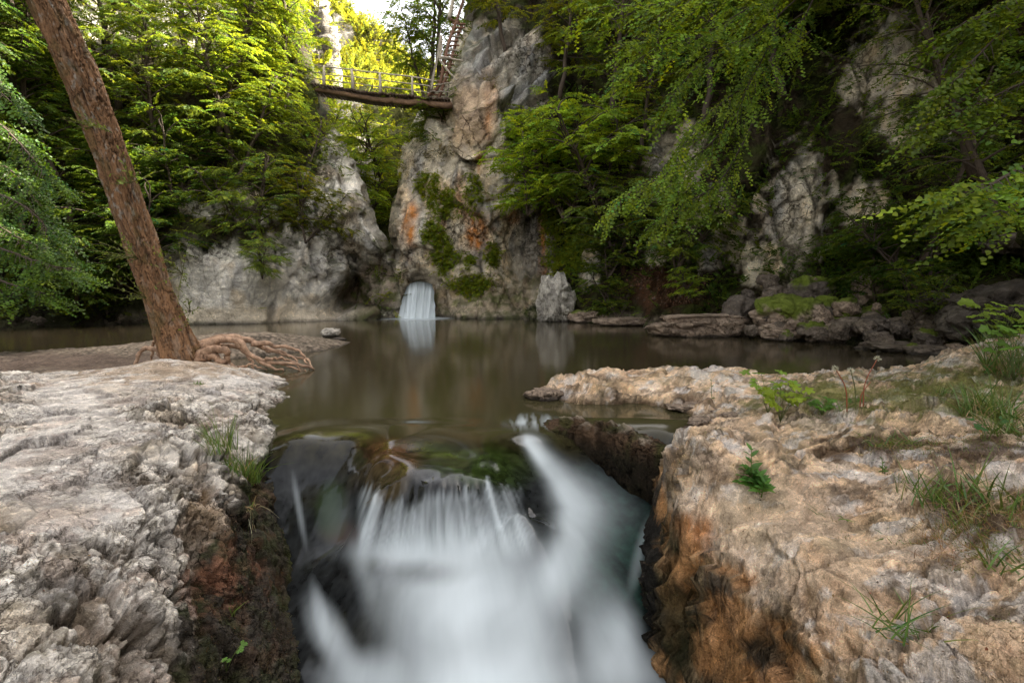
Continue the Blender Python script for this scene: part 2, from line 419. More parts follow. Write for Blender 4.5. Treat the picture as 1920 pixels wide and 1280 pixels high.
def pt_right(V, px, py, n, d, info):
    e1, e2, c1, c2, f, slab = info
    w = .38 * fbm(V * .9, 4, 71); w2 = .6 * fbm(V * 2.0, 4, 73)
    c = np.tile(SOIL * .8, (len(V), 1))
    c = lerp(c, MOSS * .7, sstep(-.1, .4, fbm(V * 1.1, 3, 80)))
    c = lerp(c, np.array([.085, .04, .02]), np.maximum(blob(px, py, 1250, 545, 90, 45, 10, w2, .5), blob(px, py, 1160, 230, 30, 20, 0, w2, .5)) * .85)
    m = np.zeros(len(V))
    for b in [(850, 380, 150, 250, 0), (770, 470, 70, 130, 0), (890, 200, 90, 90, 0), (930, 130, 110, 90, 30), (1000, 470, 40, 120, 0), (950, 550, 110, 50, 0)]:
        m = np.maximum(m, blob(px, py, *b, w * .4, .35))
    for b in [(1490, 400, 70, 140, 8), (1440, 500, 60, 60, 0), (1660, 120, 90, 110, 30), (1260, 300, 60, 90, 10), (1340, 430, 60, 90, 0), (1620, 380, 50, 60, 0),
              (1240, 470, 40, 30, 0), (1330, 490, 40, 25, 0), (1700, 240, 60, 40, 0), (1110, 500, 20, 50, 0), (1800, 200, 80, 60, 0)]:
        m = np.maximum(m, .85 * blob(px, py, *b, w2, .5))
    rock = np.array([.54, .49, .40])[None] * (.75 + .5 * c2[:, None])
    rock = lerp(rock, CREAM * [1.35, 1.25, 1.1], sstep(-.1, .5, fbm(V * [1.0, 1, .5], 3, 82)) * .6)
    rock = lerp(rock, WHITE * 1.15, sstep(.1, .5, fbm(V * 3.2, 4, 85)) * .6)
    rock = lerp(rock, np.array([.24, .255, .28]), np.clip(sstep(.05, .5, fbm(V * [1.1, 1.1, .35], 4, 88)) * .6 + slab * .5, 0, .85))
    rock = lerp(rock, GREY * .55, blob(px, py, 1000, 460, 38, 100, 0, w, .5) * .85)
    rock = lerp(rock, np.array([.42, .29, .18]), blob(px, py, 885, 215, 55, 75, 0, w, .5) * .7)
    for x, y, a, b, k in [(768, 425, 15, 42, 1), (892, 440, 28, 40, .8), (1018, 440, 8, 60, .8), (902, 300, 5, 28, 1.0), (920, 215, 14, 40, .6), (870, 380, 16, 30, .5), (960, 410, 14, 18, .6), (830, 400, 10, 40, .45)]:
        rock = lerp(rock, RUST * (1.15 if x != 902 else 1.5), np.clip(blob(px, py, x, y, a, b * 1.2, 0, w * 1.3, .9) * k * (.55 + .9 * sstep(-.3, .4, fbm(V * [3.5, 3.5, .5], 4, 89))), 0, 1))
    rock = lerp(rock, DARK, (1 - e2) * .5); rock = lerp(rock, DARK, (1 - e1) * .35); rock = cap(rock * [1.28, 1.22, 1.12])
    rock = lerp(rock, DARK * .6, np.maximum(blob(px, py, 785, 522, 36, 16, 0, .5 * w, .6), blob(px, py, 785, 565, 48, 42, 0, .5 * w, .5)) * .4)  # shade of a hole painted over the fall's lip; wet stone around it
    br = blob(px, py, 900, 560, 160, 45, 0, w, .5)
    rock = lerp(rock, np.array([.2, .13, .06]), br * .6); rock = lerp(rock, MOSS * 2, br * sstep(.0, .4, fbm(V * 1.9, 3, 91)) * .7)
    c = lerp(c, rock, np.clip(m * 1.5 - .15 + .15 * w2, 0, 1))
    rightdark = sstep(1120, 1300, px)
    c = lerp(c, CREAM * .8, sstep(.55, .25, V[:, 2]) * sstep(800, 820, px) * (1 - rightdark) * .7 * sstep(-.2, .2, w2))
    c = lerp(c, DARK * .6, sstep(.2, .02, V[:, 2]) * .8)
    up = sstep(.45, .85, n[:, 2] + .4 * f); c = lerp(c, MOSS, up * .65)
    return c
ctrl = [(760, 606, 24.6), (790, 600, 25.6), (785, 560, 26.0), (785, 535, 25.9), (785, 500, 24.9), (835, 560, 24.7), (840, 600, 24.3), (735, 560, 24.7), (785, 580, 26.2), (815, 575, 25.6), (755, 575, 25.6), (765, 480, 25.0), (740, 420, 25.2),
        (850, 590, 23.9), (930, 590, 23.6), (1000, 590, 23.6), (860, 540, 24.6), (950, 530, 24.4), (1000, 500, 25.2), (1010, 400, 25.0), (970, 350, 24.2),
        (800, 420, 24.6), (850, 400, 24.6), (900, 380, 24.4), (800, 320, 25.2), (860, 290, 24.9), (930, 290, 24.4), (885, 205, 23.5), (885, 265, 24.1), (840, 180, 24.8), (860, 100, 25.6),
        (940, 120, 24.6), (1000, 180, 24.2), (1010, 80, 25.4), (900, 30, 26.5), (1000, -60, 28), (900, -200, 31), (1000, -400, 35), (900, -400, 36),
        (1030, 600, 21.8), (1080, 600, 21.4), (1060, 500, 22.6), (1100, 400, 22.8), (1100, 250, 23.0), (1150, 100, 24.5), (1100, -50, 27),
        (1150, 605, 20.2), (1230, 612, 18.8), (1230, 500, 20.0), (1230, 350, 20.3), (1280, 150, 21.5), (1300, -50, 23), (1300, -400, 27),
        (1400, 622, 16.2), (1400, 560, 17.4), (1420, 450, 17.6), (1450, 300, 17.8), (1500, 100, 18.6), (1500, -200, 18),
        (1550, 640, 13.8), (1560, 570, 15.6), (1580, 480, 16.4), (1600, 300, 16.6), (1650, 100, 17.2), (1700, -200, 14.5),
        (1700, 645, 12.2), (1720, 570, 14.0), (1750, 480, 14.8), (1800, 300, 15.2), (1850, 100, 15.6), (1900, -300, 12),
        (1900, 650, 9.6), (1920, 560, 11.5), (1950, 450, 12.8), (2000, 250, 13.5), (2100, 0, 14), (2300, 640, 7.0), (2300, 500, 8.5), (2400, 200, 10.5), (2400, -300, 12), (2900, 600, 6), (2900, 0, 9), (2900, -800, 9), (2400, -1000, 9.5), (1800, -800, 10.5), (1700, -1400, 14), (1100, -1300, 34)]  # upper points out of view overhang, added to shade the right bank
rw_left = curve([(-400, 905), (0, 872), (60, 866), (130, 838), (200, 792), (280, 750), (350, 733), (430, 716), (470, 726), (560, 745), (640, 750)])
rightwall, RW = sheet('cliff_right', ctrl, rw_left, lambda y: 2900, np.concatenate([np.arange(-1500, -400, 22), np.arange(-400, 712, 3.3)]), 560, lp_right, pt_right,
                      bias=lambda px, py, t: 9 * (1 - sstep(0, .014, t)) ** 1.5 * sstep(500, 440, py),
                      plateau=lambda px: np.interp(px, [1300, 1500, 1750, 2000], [20, 20, 34, 60]))  # unseen top kept low at the left so sun reaches the far trees
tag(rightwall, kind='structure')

# unseen cliff added beside the camera to keep sun off the near rocks
def shade_wall():
    nr, nc = 90, 110
    z = np.linspace(-2.2, 27, nr)[:, None] + np.zeros((1, nc)); y = np.linspace(11.5, -22, nc)[None] + np.zeros((nr, 1))
    V = np.stack([10.5 + .03 * z + .012 * (y - 3) ** 2, y, z], -1).reshape(-1, 3)
    n = np.tile([-1.0, 0, .15], (len(V), 1)); a, e, c1 = facet(V * [.42, .42, .3], 12, .9, .25)
    V = V + n * (a * .9 + fbm(V * 1.2, 4, 5) * .2)[:, None]
    c = lerp(np.tile(SOIL, (len(V), 1)), MOSS, sstep(-.2, .3, fbm(V * .8, 3, 6))); c = lerp(c, GREY, sstep(.1, .3, fbm(V * .4, 3, 9)))
    o = mesh_np('shade_cliff', V, grid_faces(nr, nc), M_cliff, c); tag(o, kind='structure')
shade_wall()
def shade_wall_left():  # unseen cliff added at the left to cut sky fill on the rocks
    nr, nc = 70, 110
    z = np.linspace(-2.2, 15, nr)[:, None] + np.zeros((1, nc)); y = np.linspace(7.5, -22, nc)[None] + np.zeros((nr, 1))
    V = np.stack([-9.5 - .12 * z - .012 * (y - 3) ** 2, y, z], -1).reshape(-1, 3)
    a, e, c1 = facet(V * [.42, .42, .3], 13, .9, .25); V = V + np.array([1.0, 0, .15])[None] * (a * .9 + fbm(V * 1.2, 4, 5) * .2)[:, None]
    c = lerp(np.tile(SOIL, (len(V), 1)), MOSS, sstep(-.2, .3, fbm(V * .8, 3, 6)))
    o = mesh_np('shade_cliff', V, grid_faces(nr, nc), M_cliff, c); tag(o, kind='structure')
shade_wall_left()
# ------------------------------------------------------------------ slope in the gap, buttress and hillside beyond
def lp_far(sc, am):
    def f_(V, px, py):
        a, e, c = facet(V * sc, 41, .9, .25); b, e2, c2 = facet(V * sc * 3, 43, .9, .25)
        return (a * am + b * am * .3 + fbm(V * sc * 4, 4, 44) * am * .25), (e, e2, c2)
    return f_
def pt_far(kind):
    def f_(V, px, py, n, d, info):
        lo = .62 if kind == 'butt' else 1.0
        e, e2, c2 = info
        w2 = .6 * fbm(V * .5, 4, 46)
        soil = np.tile(np.array([.10, .10, .03]), (len(V), 1))
        rock = lo * PALE[None] * (.85 + .5 * c2[:, None]); rock = lerp(rock, GREY, sstep(0, .5, fbm(V * .6, 4, 47)) * .5); rock = lerp(rock, DARK, (1 - e2) * .5)
        if kind == 'gap': m = np.maximum.reduce([blob(px, py, 690, 300, 18, 60, -10, w2), blob(px, py, 655, 215, 30, 22, 0, w2), blob(px, py, 600, 240, 20, 60, 0, w2), blob(px, py, 815, 240, 30, 70, 0, w2 * .3)])
        elif kind == 'butt': m = np.clip(.8 + w2, 0, 1)
        else: m = np.maximum.reduce([blob(px, py, 640, 60, 16, 50, -20, w2), blob(px, py, 700, 100, 12, 16, 0, w2), blob(px, py, 690, 210, 40, 30, 0, w2), blob(px, py, 730, 230, 20, 30, 0, w2)])
        return lerp(soil, rock, np.clip(m * 1.6, 0, 1))
    return f_
gap, GP = sheet('slope_gap', [(540, 620, 27), (840, 620, 29), (560, 400, 28), (700, 400, 30), (840, 400, 29), (560, 250, 33), (690, 280, 34), (740, 260, 36), (840, 230, 33), (600, 150, 42), (740, 170, 46), (840, 100, 38)],
                lambda y: 500, lambda y: 880, np.arange(165, 640, 3), 130, lp_far(.35, .8), pt_far('gap'))
tag(gap, kind='structure')
butt, BT = sheet('cliff_buttress', [(480, -300, 52), (480, 250, 46), (600, -300, 60), (640, 250, 50), (600, 0, 50), (560, 100, 47)],
                 lambda y: 430, curve([(-300, 585), (0, 602), (50, 616), (100, 630), (150, 640), (260, 655)]), np.arange(-300, 262, 3), 80, lp_far(.2, 1.6), pt_far('butt'),
                 bias=lambda px, py, t: 10 * sstep(.93, 1, t) ** 1.5)
tag(butt, kind='structure')
hl_top = [(540, -260), (600, -60), (625, -8), (660, 26), (700, 50), (735, 82), (800, 130), (900, 190)]
def hill():
    xs = np.linspace(540, 900, 130); nr = 110
    px = np.tile(xs, (nr, 1)); top = np.interp(xs, [a for a, b in hl_top], [b for a, b in hl_top])
    t = np.linspace(0, 1, nr)[:, None]
    py = top[None] * (1 - t) + 330 * t
    Y = 78 * (1 - t) ** 1 + 52 * t + (px - 540) * -.01
    Yr = Y.ravel(); px = px.ravel(); py = py.ravel()
    V = P(px, py, Yr); n = grid_normals(V, nr, 130)
    if (n * (V - [0, 0, 1.4])).sum() > 0: n = -n
    d, info = lp_far(.13, 2.0)(V, px, py)
    V = V + n * d[:, None]; n = grid_normals(V, nr, 130)
    if n[:, 2].sum() < 0: n = -n
    o = mesh_np('hillside', V, grid_faces(nr, 130)[:, ::-1], M_cliff, pt_far('hill')(V, px, py, n, d, info))
    tag(o, kind='structure'); return o, dict(V=V, N=n, px=px, py=py)
hillside, HL = hill()

# ================================================================== ground under everything
gx = np.linspace(-60, 60, 60); gy = np.linspace(-30, 120, 70)
X_, Y_ = np.meshgrid(gx, gy); gV = np.stack([X_.ravel(), Y_.ravel(), np.full(X_.size, -2.2)], 1)
gV[:, 2] += fbm(gV * .2, 3, 3) * .3
gr = mesh_np('ground', gV, grid_faces(70, 60), M_boulder, np.tile(SOIL, (len(gV), 1))); tag(gr, kind='structure')

# ================================================================== near rocks: height fields over the ground plan
def field(name, ctrl, y0, y1, x0, x1, k, disp, paint, mat=M_rock, zmin=-1.6, clip=None):
    nr = int(log(y1 / y0) / k); nc = int((x1 - x0) / k)
    Y = y0 * np.exp(np.linspace(0, log(y1 / y0), nr)); t = np.linspace(x0, x1, nc)
    YY = np.repeat(Y[:, None], nc, 1).ravel(); XX = (Y[:, None] * t[None]).ravel()
    c = np.array([[*G(a, b, z)[:2], z] if len(q) == 3 else q[:3] for q in ctrl for a, b, z in [q[:3]]], float)
    Z = np.clip(tps(c[:, :2], c[:, 2], np.stack([XX, YY], 1), 1e-3), zmin, 1.2)
    V = np.stack([XX, YY, Z], 1)
    if clip is not None: V[:, 2] = clip(V)
    n = grid_normals(V, nr, nc)
    if n[:, 2].sum() < 0: n = -n
    px, py = proj(V)
    d, info = disp(V, px, py, n)
    V2 = V + n * d[:, None]; n2 = grid_normals(V2, nr, nc)
    if (n2 * n).sum() < 0: n2 = -n2
    px, py = proj(V2)
    o = mesh_np(name, V2, grid_faces(nr, nc), mat, paint(V2, px, py, n2, d, info), attrs={'wear': (.62 + .3 * info[-1]) if name == 'rock_shelf' else info[-1] * .5})
    return o, dict(V=V2, N=n2, px=px, py=py, nr=nr, nc=nc)
W4 = 'w'   # a fourth field: the point is given in metres, not through the picture
LR_C = [(60, 705, .28), (0, 722, .30), (200, 690, .30), (300, 672, .36), (400, 686, .30), (460, 708, .22), (505, 745, .10), (522, 790, .0), (522, 830, -.08),
        (0, 900, .30), (100, 800, .34), (200, 800, .33), (300, 900, .17), (400, 800, .20), (440, 870, .05), (350, 760, .26), (470, 800, .12),
        (0, 1100, .22), (150, 1100, .12), (300, 1100, -.02), (0, 1280, .12), (200, 1280, .0), (330, 1280, -.22), (360, 1150, -.12), (400, 980, -.03),
        (420, 1100, -.30), (450, 950, -.10), (500, 930, -.28), (548, 950, -.55), (540, 1100, -.72), (575, 1100, -.85), (592, 1280, -.95), (450, 1280, -.62), (520, 880, -.22), (400, 1280, -.45),
        (-400, 900, .35), (-400, 1280, .3), (-300, 720, .3),
        (-1.2, .8, -.15, W4), (-.8, 1.2, -.7, W4), (-.6, 1.8, -1.1, W4), (-.5, 3, -1.4, W4), (-1.0, 4.3, -1.3, W4), (-1.9, 5.4, -.6, W4), (-2.0, 6.6, -.5, W4), (-2.6, 7.7, -.35, W4), (-4, 8.6, -.02, W4), (-6, 8.8, .0, W4), (-8, 8.0, .1, W4), (-9, 6, .3, W4), (-4, 10, -.3, W4), (-8, 10, -.3, W4), (-1.4, 5.0, -.8, W4)]
def lr_disp(V, px, py, n):
    a, e1, c1 = facet(V * 2.0, 101, .9, .3)
    b, e2, c2 = facet(V * 5.5, 103, .9, .35)
    g, e3, c3 = facet(V * 15, 105, .9, .3)
    f = fbm(V * 9, 5, 108, .6)
    pit = np.clip(ridged(V * [9, 7, 9], 3, 109) - .9, 0, 1)
    smooth = np.clip(blob(px, py, 130, 850, 170, 150, -20, .5 * fbm(V * 2, 2, 3), .5) + blob(px, py, 300, 700, 260, 50, 0, None, .5), 0, .72)
    k = 1 - smooth
    bx = np.interp(py, [690, 760, 850, 950, 1100, 1280], [330, 310, 330, 350, 300, 200]); band = np.exp(-((px - bx) / np.interp(py, [700, 900, 1280], [60, 110, 190])) ** 2) * sstep(700, 760, py)
    band = np.clip(band * (1 - .35 * sstep(950, 1100, py)) + .35 * blob(px, py, 120, 1180, 200, 120, 0, .4 * fbm(V * 3, 3, 111)), 0, 1)
    hole = sstep(.12, .42, fbm(V * 6.5, 4, 113, .6) + .25 * (band - .6)) * band
    pit = np.clip(pit + hole, 0, 1.5)
    h1, e4, c4 = facet(V * 2.5, 115, 1.2, .4); h2, e5, c5 = facet(V * 30, 117, .9, .3)
    pit = np.clip(pit + band * (1 - e4) * 1.2, 0, 1.5)
    d = -hole * .03 + h1 * .075 * band + h2 * .006 * (.15 + k) + a * .075 * (.35 + k) + b * .028 * k + g * .009 * k + f * .012 * (.25 + k) - pit * .035 * k
    return d - .035, (e1, e2, e3, c1, c2, c3, f, pit, smooth)
def near_colour(V, n, d, info, base, seed, dk=.6, grey=GREY * 1.5, white=WHITE * 1.2):
    e1, e2, e3, c1, c2, c3, f, pit, smooth = info
    c = np.tile(base, (len(V), 1)) * (.85 + .25 * c2[:, None] + .15 * c3[:, None])
    c = lerp(c, white, sstep(.0, .55, fbm(V * 2.2, 4, seed)) * .65)
    c = lerp(c, OCHRE * 1.0, sstep(.05, .6, fbm(V * 1.5, 4, seed + 3)) * .5)
    c = lerp(c, grey, sstep(.1, .5, fbm(V * 3.4, 4, seed + 6)) * .4)
    c = lerp(c, np.array([.34, .22, .15]), sstep(.2, .55, fbm(V * 2.6, 5, seed + 12, .62)) * .5); c = lerp(c, np.array([.16, .14, .12]), sstep(.25, .5, fbm(V * 5.5, 5, seed + 15, .65)) * dk * 1.05)
    c = lerp(c, np.array([.10, .08, .04]), sstep(.15, .5, fbm(V * 7, 4, seed + 9)) * dk)
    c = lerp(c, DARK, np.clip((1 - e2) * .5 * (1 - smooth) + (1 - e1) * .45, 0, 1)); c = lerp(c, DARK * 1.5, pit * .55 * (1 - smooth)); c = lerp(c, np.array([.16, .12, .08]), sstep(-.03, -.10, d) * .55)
    return c
def lr_paint(V, px, py, n, d, info):
    w = .85 * fbm(V * 4.5, 6, 121, .62)
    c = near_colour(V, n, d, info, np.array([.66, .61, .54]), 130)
    c = cap(c * 1.38, .86)
    c = lerp(c, np.array([.66, .61, .58]), info[8] * .5)
    c = lerp(c, np.array([.40, .27, .15]), blob(px, py, 330, 690, 200, 22, -3, w, .5) * .6)
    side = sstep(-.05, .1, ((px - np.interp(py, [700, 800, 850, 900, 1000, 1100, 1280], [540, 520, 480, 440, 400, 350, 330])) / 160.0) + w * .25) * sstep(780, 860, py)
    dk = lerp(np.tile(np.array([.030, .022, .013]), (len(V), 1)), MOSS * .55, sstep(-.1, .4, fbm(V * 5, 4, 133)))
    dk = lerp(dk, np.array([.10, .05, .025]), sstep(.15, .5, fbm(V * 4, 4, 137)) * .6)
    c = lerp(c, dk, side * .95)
    c = lerp(c, MOSS * .9, blob(px, py, 570, 1080, 35, 260, -8, w, .5) * .8)
    c = lerp(c, np.array([.30, .14, .08]), blob(px, py, 410, 1085, 62, 66, 30, w, .6) * .75)
    c = lerp(c, np.array([.33, .20, .09]), blob(px, py, 385, 970, 40, 50, 0, w, .5) * .5)
    c = lerp(c, DARK * .8, sstep(.05, -.02, V[:, 2]) * sstep(5.0, 5.4, V[:, 1]) * .8)
    return c
left_rock, LR = field('rock_ledge', LR_C, .75, 9.2, -1.45, -.17, .0032, lr_disp, lr_paint)
tag(left_rock, 'big pitted pale grey limestone ledge with dark mossy side, left of the cascade', 'rock')

RR_C = [(1000, 736, .0), (1035, 726, .04), (1065, 720, .06), (1110, 710, .10), (1200, 700, .19), (1350, 697, .21), (1430, 706, .15), (1500, 712, .11), (1600, 708, .13), (1700, 692, .26), (1800, 668, .42), (1900, 645, .55),
        (1050, 745, .02), (1150, 745, .06), (1240, 748, .07), (1300, 760, .04), (1350, 770, .05), (1310, 795, .0), (1400, 760, .12), (1450, 780, .13),
        (1130, 785, -.12), (1200, 775, -.1), (1240, 790, -.12), (1290, 810, -.06),
        (1270, 845, .03), (1330, 830, .07), (1250, 870, .03), (1400, 850, .12), (1600, 850, .22), (1700, 780, .26), (1920, 750, .42), (1920, 850, .38), (1550, 770, .16),
        (1262, 920, .02), (1285, 965, .02), (1250, 1000, -.16), (1400, 960, .1), (1245, 960, -.3), (1225, 1060, -.5), (1207, 1150, -.82), (1205, 1200, -.95), (1258, 1280, -.98), (1228, 900, -.35), (1225, 860, -.35),
        (1350, 1060, -.10), (1320, 1150, -.38), (1400, 1150, -.20), (1400, 1280, -.46), (1330, 1280, -.72), (1550, 1280, -.12), (1470, 1110, .02), (1700, 1280, .08), (1920, 1280, .2), (1920, 1000, .32), (1600, 1000, .15), (1600, 1130, .08),
        (2300, 900, .5), (2300, 1280, .4), (2300, 700, .7),
        (1.3, .8, -.05, W4), (.9, 1.2, -.6, W4), (.7, 1.8, -1.1, W4), (.5, 3, -1.4, W4), (.9, 4.2, -1.2, W4), (.9, 4.8, -.8, W4), (.8, 5.6, -.35, W4), (.4, 7.2, -.4, W4), (1.5, 8.2, -.4, W4), (3.5, 8.4, -.4, W4), (5.5, 8.4, -.35, W4), (7, 8.6, -.1, W4), (9, 8.4, .7, W4), (8.5, 5, .9, W4)]
def rr_disp(V, px, py, n):
    a = radians(12)
    Vr = np.stack([V[:, 0] * cos(a) + V[:, 1] * sin(a), -V[:, 0] * sin(a) + V[:, 1] * cos(a), V[:, 2]], 1)
    A, e1, c1 = facet(Vr * [1.0, 2.6, 2.2], 201, .9, .3)
    b, e2, c2 = facet(Vr * [3.2, 7, 7], 203, .9, .3)
    g, e3, c3 = facet(Vr * [9, 15, 16], 205, .9, .3)
    f = fbm(Vr * [7, 11, 11], 5, 208, .6)
    pit = np.clip(ridged(Vr * [5, 9, 9], 3, 209) - 1.0, 0, 1)
    smooth = np.clip(blob(px, py, 1440, 1010, 280, 120, 15, .4 * fbm(V * 2, 2, 3), .5) + blob(px, py, 1300, 720, 200, 30, 0, None, .6), 0, .85)
    k = 1 - smooth
    h2, e5, c5 = facet(Vr * [14, 30, 30], 217, .9, .3)
    w1 = fbm(V * [1.2, 1.6, 1.6], 3, 219); w3 = fbm(V * [3, 4, 4], 3, 220)
    bed, be = terrace((V[:, 0] * .45 + V[:, 1] * .75 + V[:, 2] * 2.2) * 3.1 + 1.5 * w1 + .25 * w3, 5)
    bed2, be2 = terrace((V[:, 0] * .7 + V[:, 1] * 1.0 + V[:, 2] * 1.8) * 8.0 + 2.0 * w1 + .8 * w3, 9)
    gate = sstep(-.25, .25, fbm(V * [1.5, 1.5, 1.5], 2, 222))
    A2, e6, c6 = facet(Vr * [2.0, 3.4, 3.0], 225, 1.0, .25)
    pit = np.clip(pit + 1.0 * (1 - be) * gate + .35 * (1 - be2) * k, 0, 1.5)
    d = h2 * .005 + bed * .10 * gate + bed2 * .022 * (.3 + .7 * k) + A2 * .04 * (.4 + .6 * k) + A * .055 + b * .014 * k + g * .006 + f * .010 * (.4 + .6 * k) - pit * .02 - .04 + .04 * sstep(800, 760, py)
    return d, (e1, e2, e3, c1, c2, c3, f, pit, smooth)
def rr_paint(V, px, py, n, d, info):
    w = .85 * fbm(V * 4.5, 6, 221, .62)
    warm = np.array([.72, .555, .40])
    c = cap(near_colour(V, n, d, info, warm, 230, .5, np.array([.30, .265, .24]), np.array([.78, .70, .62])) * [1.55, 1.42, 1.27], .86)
    c = lerp(c, np.array([.80, .76, .72]), sstep(.18, .45, fbm(V * [3, 5, 5], 5, 260, .62) + .15 * sstep(1500, 1700, px)) * .6)
    c = lerp(c, np.array([.20, .14, .09]), sstep(.28, .48, fbm(V * [4, 7, 7], 5, 263, .65)) * .7)
    c = lerp(c, np.array([.84, .64, .46]), blob(px, py, 1430, 1000, 260, 130, 10, w, .5) * .5)
    gm = sstep(.1, .5, fbm(V * [2, 3, 3], 4, 241) + .25 * sstep(900, 760, py) * sstep(1380, 1480, px))
    c = lerp(c, np.array([.13, .13, .04]), gm * .22)
    c = lerp(c, np.array([.15, .16, .03]), np.maximum(blob(px, py, 1780, 730, 190, 50, -4, w, .5), blob(px, py, 1560, 740, 160, 28, 0, w, .5)) * .8)
    for b in [(1660, 600 + 230, 90, 22, 0), (1790, 930, 80, 35, 0), (1560, 852, 60, 14, 0), (1830, 840, 100, 25, 0), (1860, 970, 70, 40, 0)]:
        c = lerp(c, np.array([.085, .045, .02]), blob(px, py, *b, w, .5) * .85)
    c = lerp(c, np.array([.60, .25, .08]), np.maximum(blob(px, py, 1295, 1000, 50, 34, 20, w, .8), .7 * blob(px, py, 1400, 1088, 22, 12, 0, w, .4)) * .9)
    face = sstep(830, 880, py) * sstep(-.1, .1, (np.interp(py, [840, 960, 1000, 1060, 1130, 1200, 1280], [1235, 1262, 1275, 1370, 1440, 1500, 1560]) - px) / 160.0 + .3 * w)
    fc = lerp(np.tile(np.array([.60, .30, .115]), (len(V), 1)), np.array([.07, .045, .02]), sstep(-.15, .35, fbm(V * 4.5, 4, 251)))
    fc = lerp(fc, np.array([.66, .48, .27]), sstep(.05, .5, fbm(V * 5, 4, 254)) * .6)
    c = lerp(c, fc, face * .9)
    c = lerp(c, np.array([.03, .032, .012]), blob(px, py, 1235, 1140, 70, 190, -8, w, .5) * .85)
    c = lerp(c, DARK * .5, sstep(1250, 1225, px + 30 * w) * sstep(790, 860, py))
    c = lerp(c, np.array([.09, .055, .03]), sstep(.045, .0, V[:, 2] + .03 * w) * sstep(4.9, 5.2, V[:, 1]) * .9)
    c = lerp(c, np.array([.16, .10, .06]), blob(px, py, 1290, 750, 50, 12, 0, w, .5) * .7)
    return c
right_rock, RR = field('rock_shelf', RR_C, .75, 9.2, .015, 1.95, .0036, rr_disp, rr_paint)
tag(right_rock, 'broad layered tan limestone shelf with rusty orange face, right of the cascade', 'rock')

# ------------------------------------------------------------------ gravel spit
SP_C = [(0, 700, .10), (150, 690, .08), (300, 690, .08), (0, 672, .06), (100, 660, .07), (200, 650, .08), (330, 641, .08), (480, 636, .08), (600, 637, .06), (640, 646, .02), (600, 656, .03), (500, 662, .05), (400, 670, .06), (480, 690, -.05), (560, 680, -.2),
        (-300, 700, .1), (-300, 670, -.05), (0, 655, -.05), (150, 643, -.08), (330, 630, -.15), (480, 626, -.2), (640, 628, -.3), (680, 646, -.15), (640, 670, -.2), (-400, 650, -.4), (720, 640, -.5), (450, 720, -.4), (560, 700, -.4), (-3.2, 7.6, -.35, W4), (-1.5, 7.5, -.5, W4), (-1.8, 9, -.6, W4), (-2, 11, -.6, W4), (-2.5, 13.5, -.6, W4), (-5, 14.6, -.5, W4)]
def sp_disp(V, px, py, n):
    p = V * [9, 9, 9]; f1, f2, v, b = worley(p, 301); p2 = V * 22; g1, g2, v2, b2 = worley(p2, 303)
    d = np.clip(.5 - f1, 0, 1) * .05 * ((b % 3) == 0) + np.clip(.5 - g1, 0, 1) * .02 + fbm(V * 3, 3, 305) * .02
    return d, (_perm[b + 5] / 256.0, _perm[b2 + 5] / 256.0)
def sp_paint(V, px, py, n, d, info):
    w = .5 * fbm(V * 2, 4, 307)
    c = np.array([.20, .16, .12])[None] * (.35 + 1.3 * info[1][:, None])
    mud = blob(px, py, 150, 680, 240, 20, 0, w, .5); c = lerp(c, np.array([.12, .085, .065]), mud * .85)
    return lerp(c, DARK * .8, sstep(.035, .0, V[:, 2]) * .8)
spit, SPt = field('gravel_spit', SP_C, 7.6, 14.5, -1.5, -.22, .0042, sp_disp, sp_paint, zmin=-.6)
tag(spit, kind='structure')

# ================================================================== water
WC = [(540, 822, 0), (600, 814, .0), (650, 806, .01), (692, 803, .015), (560, 800, .0), (620, 780, .0), (700, 770, .0), (800, 770, .0), (900, 770, .0), (960, 795, .0), (1030, 790, .0), (900, 720, 0), (700, 720, 0), (600, 720, 0),
      (545, 850, -.09), (600, 850, -.10), (650, 845, -.09), (560, 900, -.30), (610, 900, -.28), (650, 900, -.26), (552, 960, -.50), (600, 960, -.46), (600, 1010, -.62), (650, 1010, -.60), (670, 950, -.42),
      (720, 830, .02), (760, 850, -.03), (700, 870, -.06), (800, 850, -.03), (860, 860, -.04), (920, 850, -.03), (950, 880, -.10), (740, 890, -.07), (800, 900, -.08), (860, 905, -.09), (920, 895, -.10),
      (690, 920, -.12), (750, 912, -.10), (800, 918, -.10), (850, 928, -.11), (900, 915, -.11), (940, 915, -.12), (968, 950, -.20),
      (700, 1000, -.42), (750, 1000, -.40), (800, 1000, -.40), (850, 1000, -.40), (900, 1000, -.40), (950, 995, -.40), (975, 985, -.40), (680, 980, -.42),
      (700, 1060, -.52), (800, 1060, -.5), (900, 1060, -.5), (800, 1150, -.66), (900, 1150, -.66), (850, 1280, -.86), (700, 1280, -.92), (1000, 1280, -.86), (650, 1150, -.75), (620, 1200, -.84), (1000, 1100, -.56),
      (960, 822, -.02), (1010, 822, -.03), (1000, 850, -.12), (1050, 850, -.15), (1040, 900, -.26), (1020, 950, -.34), (1100, 900, -.32), (1150, 900, -.36), (1215, 900, -.42), (1100, 980, -.46), (1200, 980, -.55), (1150, 1080, -.62), (1210, 1080, -.72), (1100, 1180, -.72), (1180, 1190, -.80), (1230, 1280, -.98), (600, 1280, -.97), (580, 1120, -.8),
      (-1.8, 1.6, -1.2, W4), (0, 1.6, -1.15, W4), (1.2, 1.6, -1.2, W4), (1.8, 3.3, -.8, W4), (1.8, 4.4, -.4, W4), (-2.4, 3.3, -.8, W4), (-2.6, 4.4, -.4, W4), (1.6, 5.3, .0, W4), (-3, 6, 0, W4), (3, 6, 0, W4)]
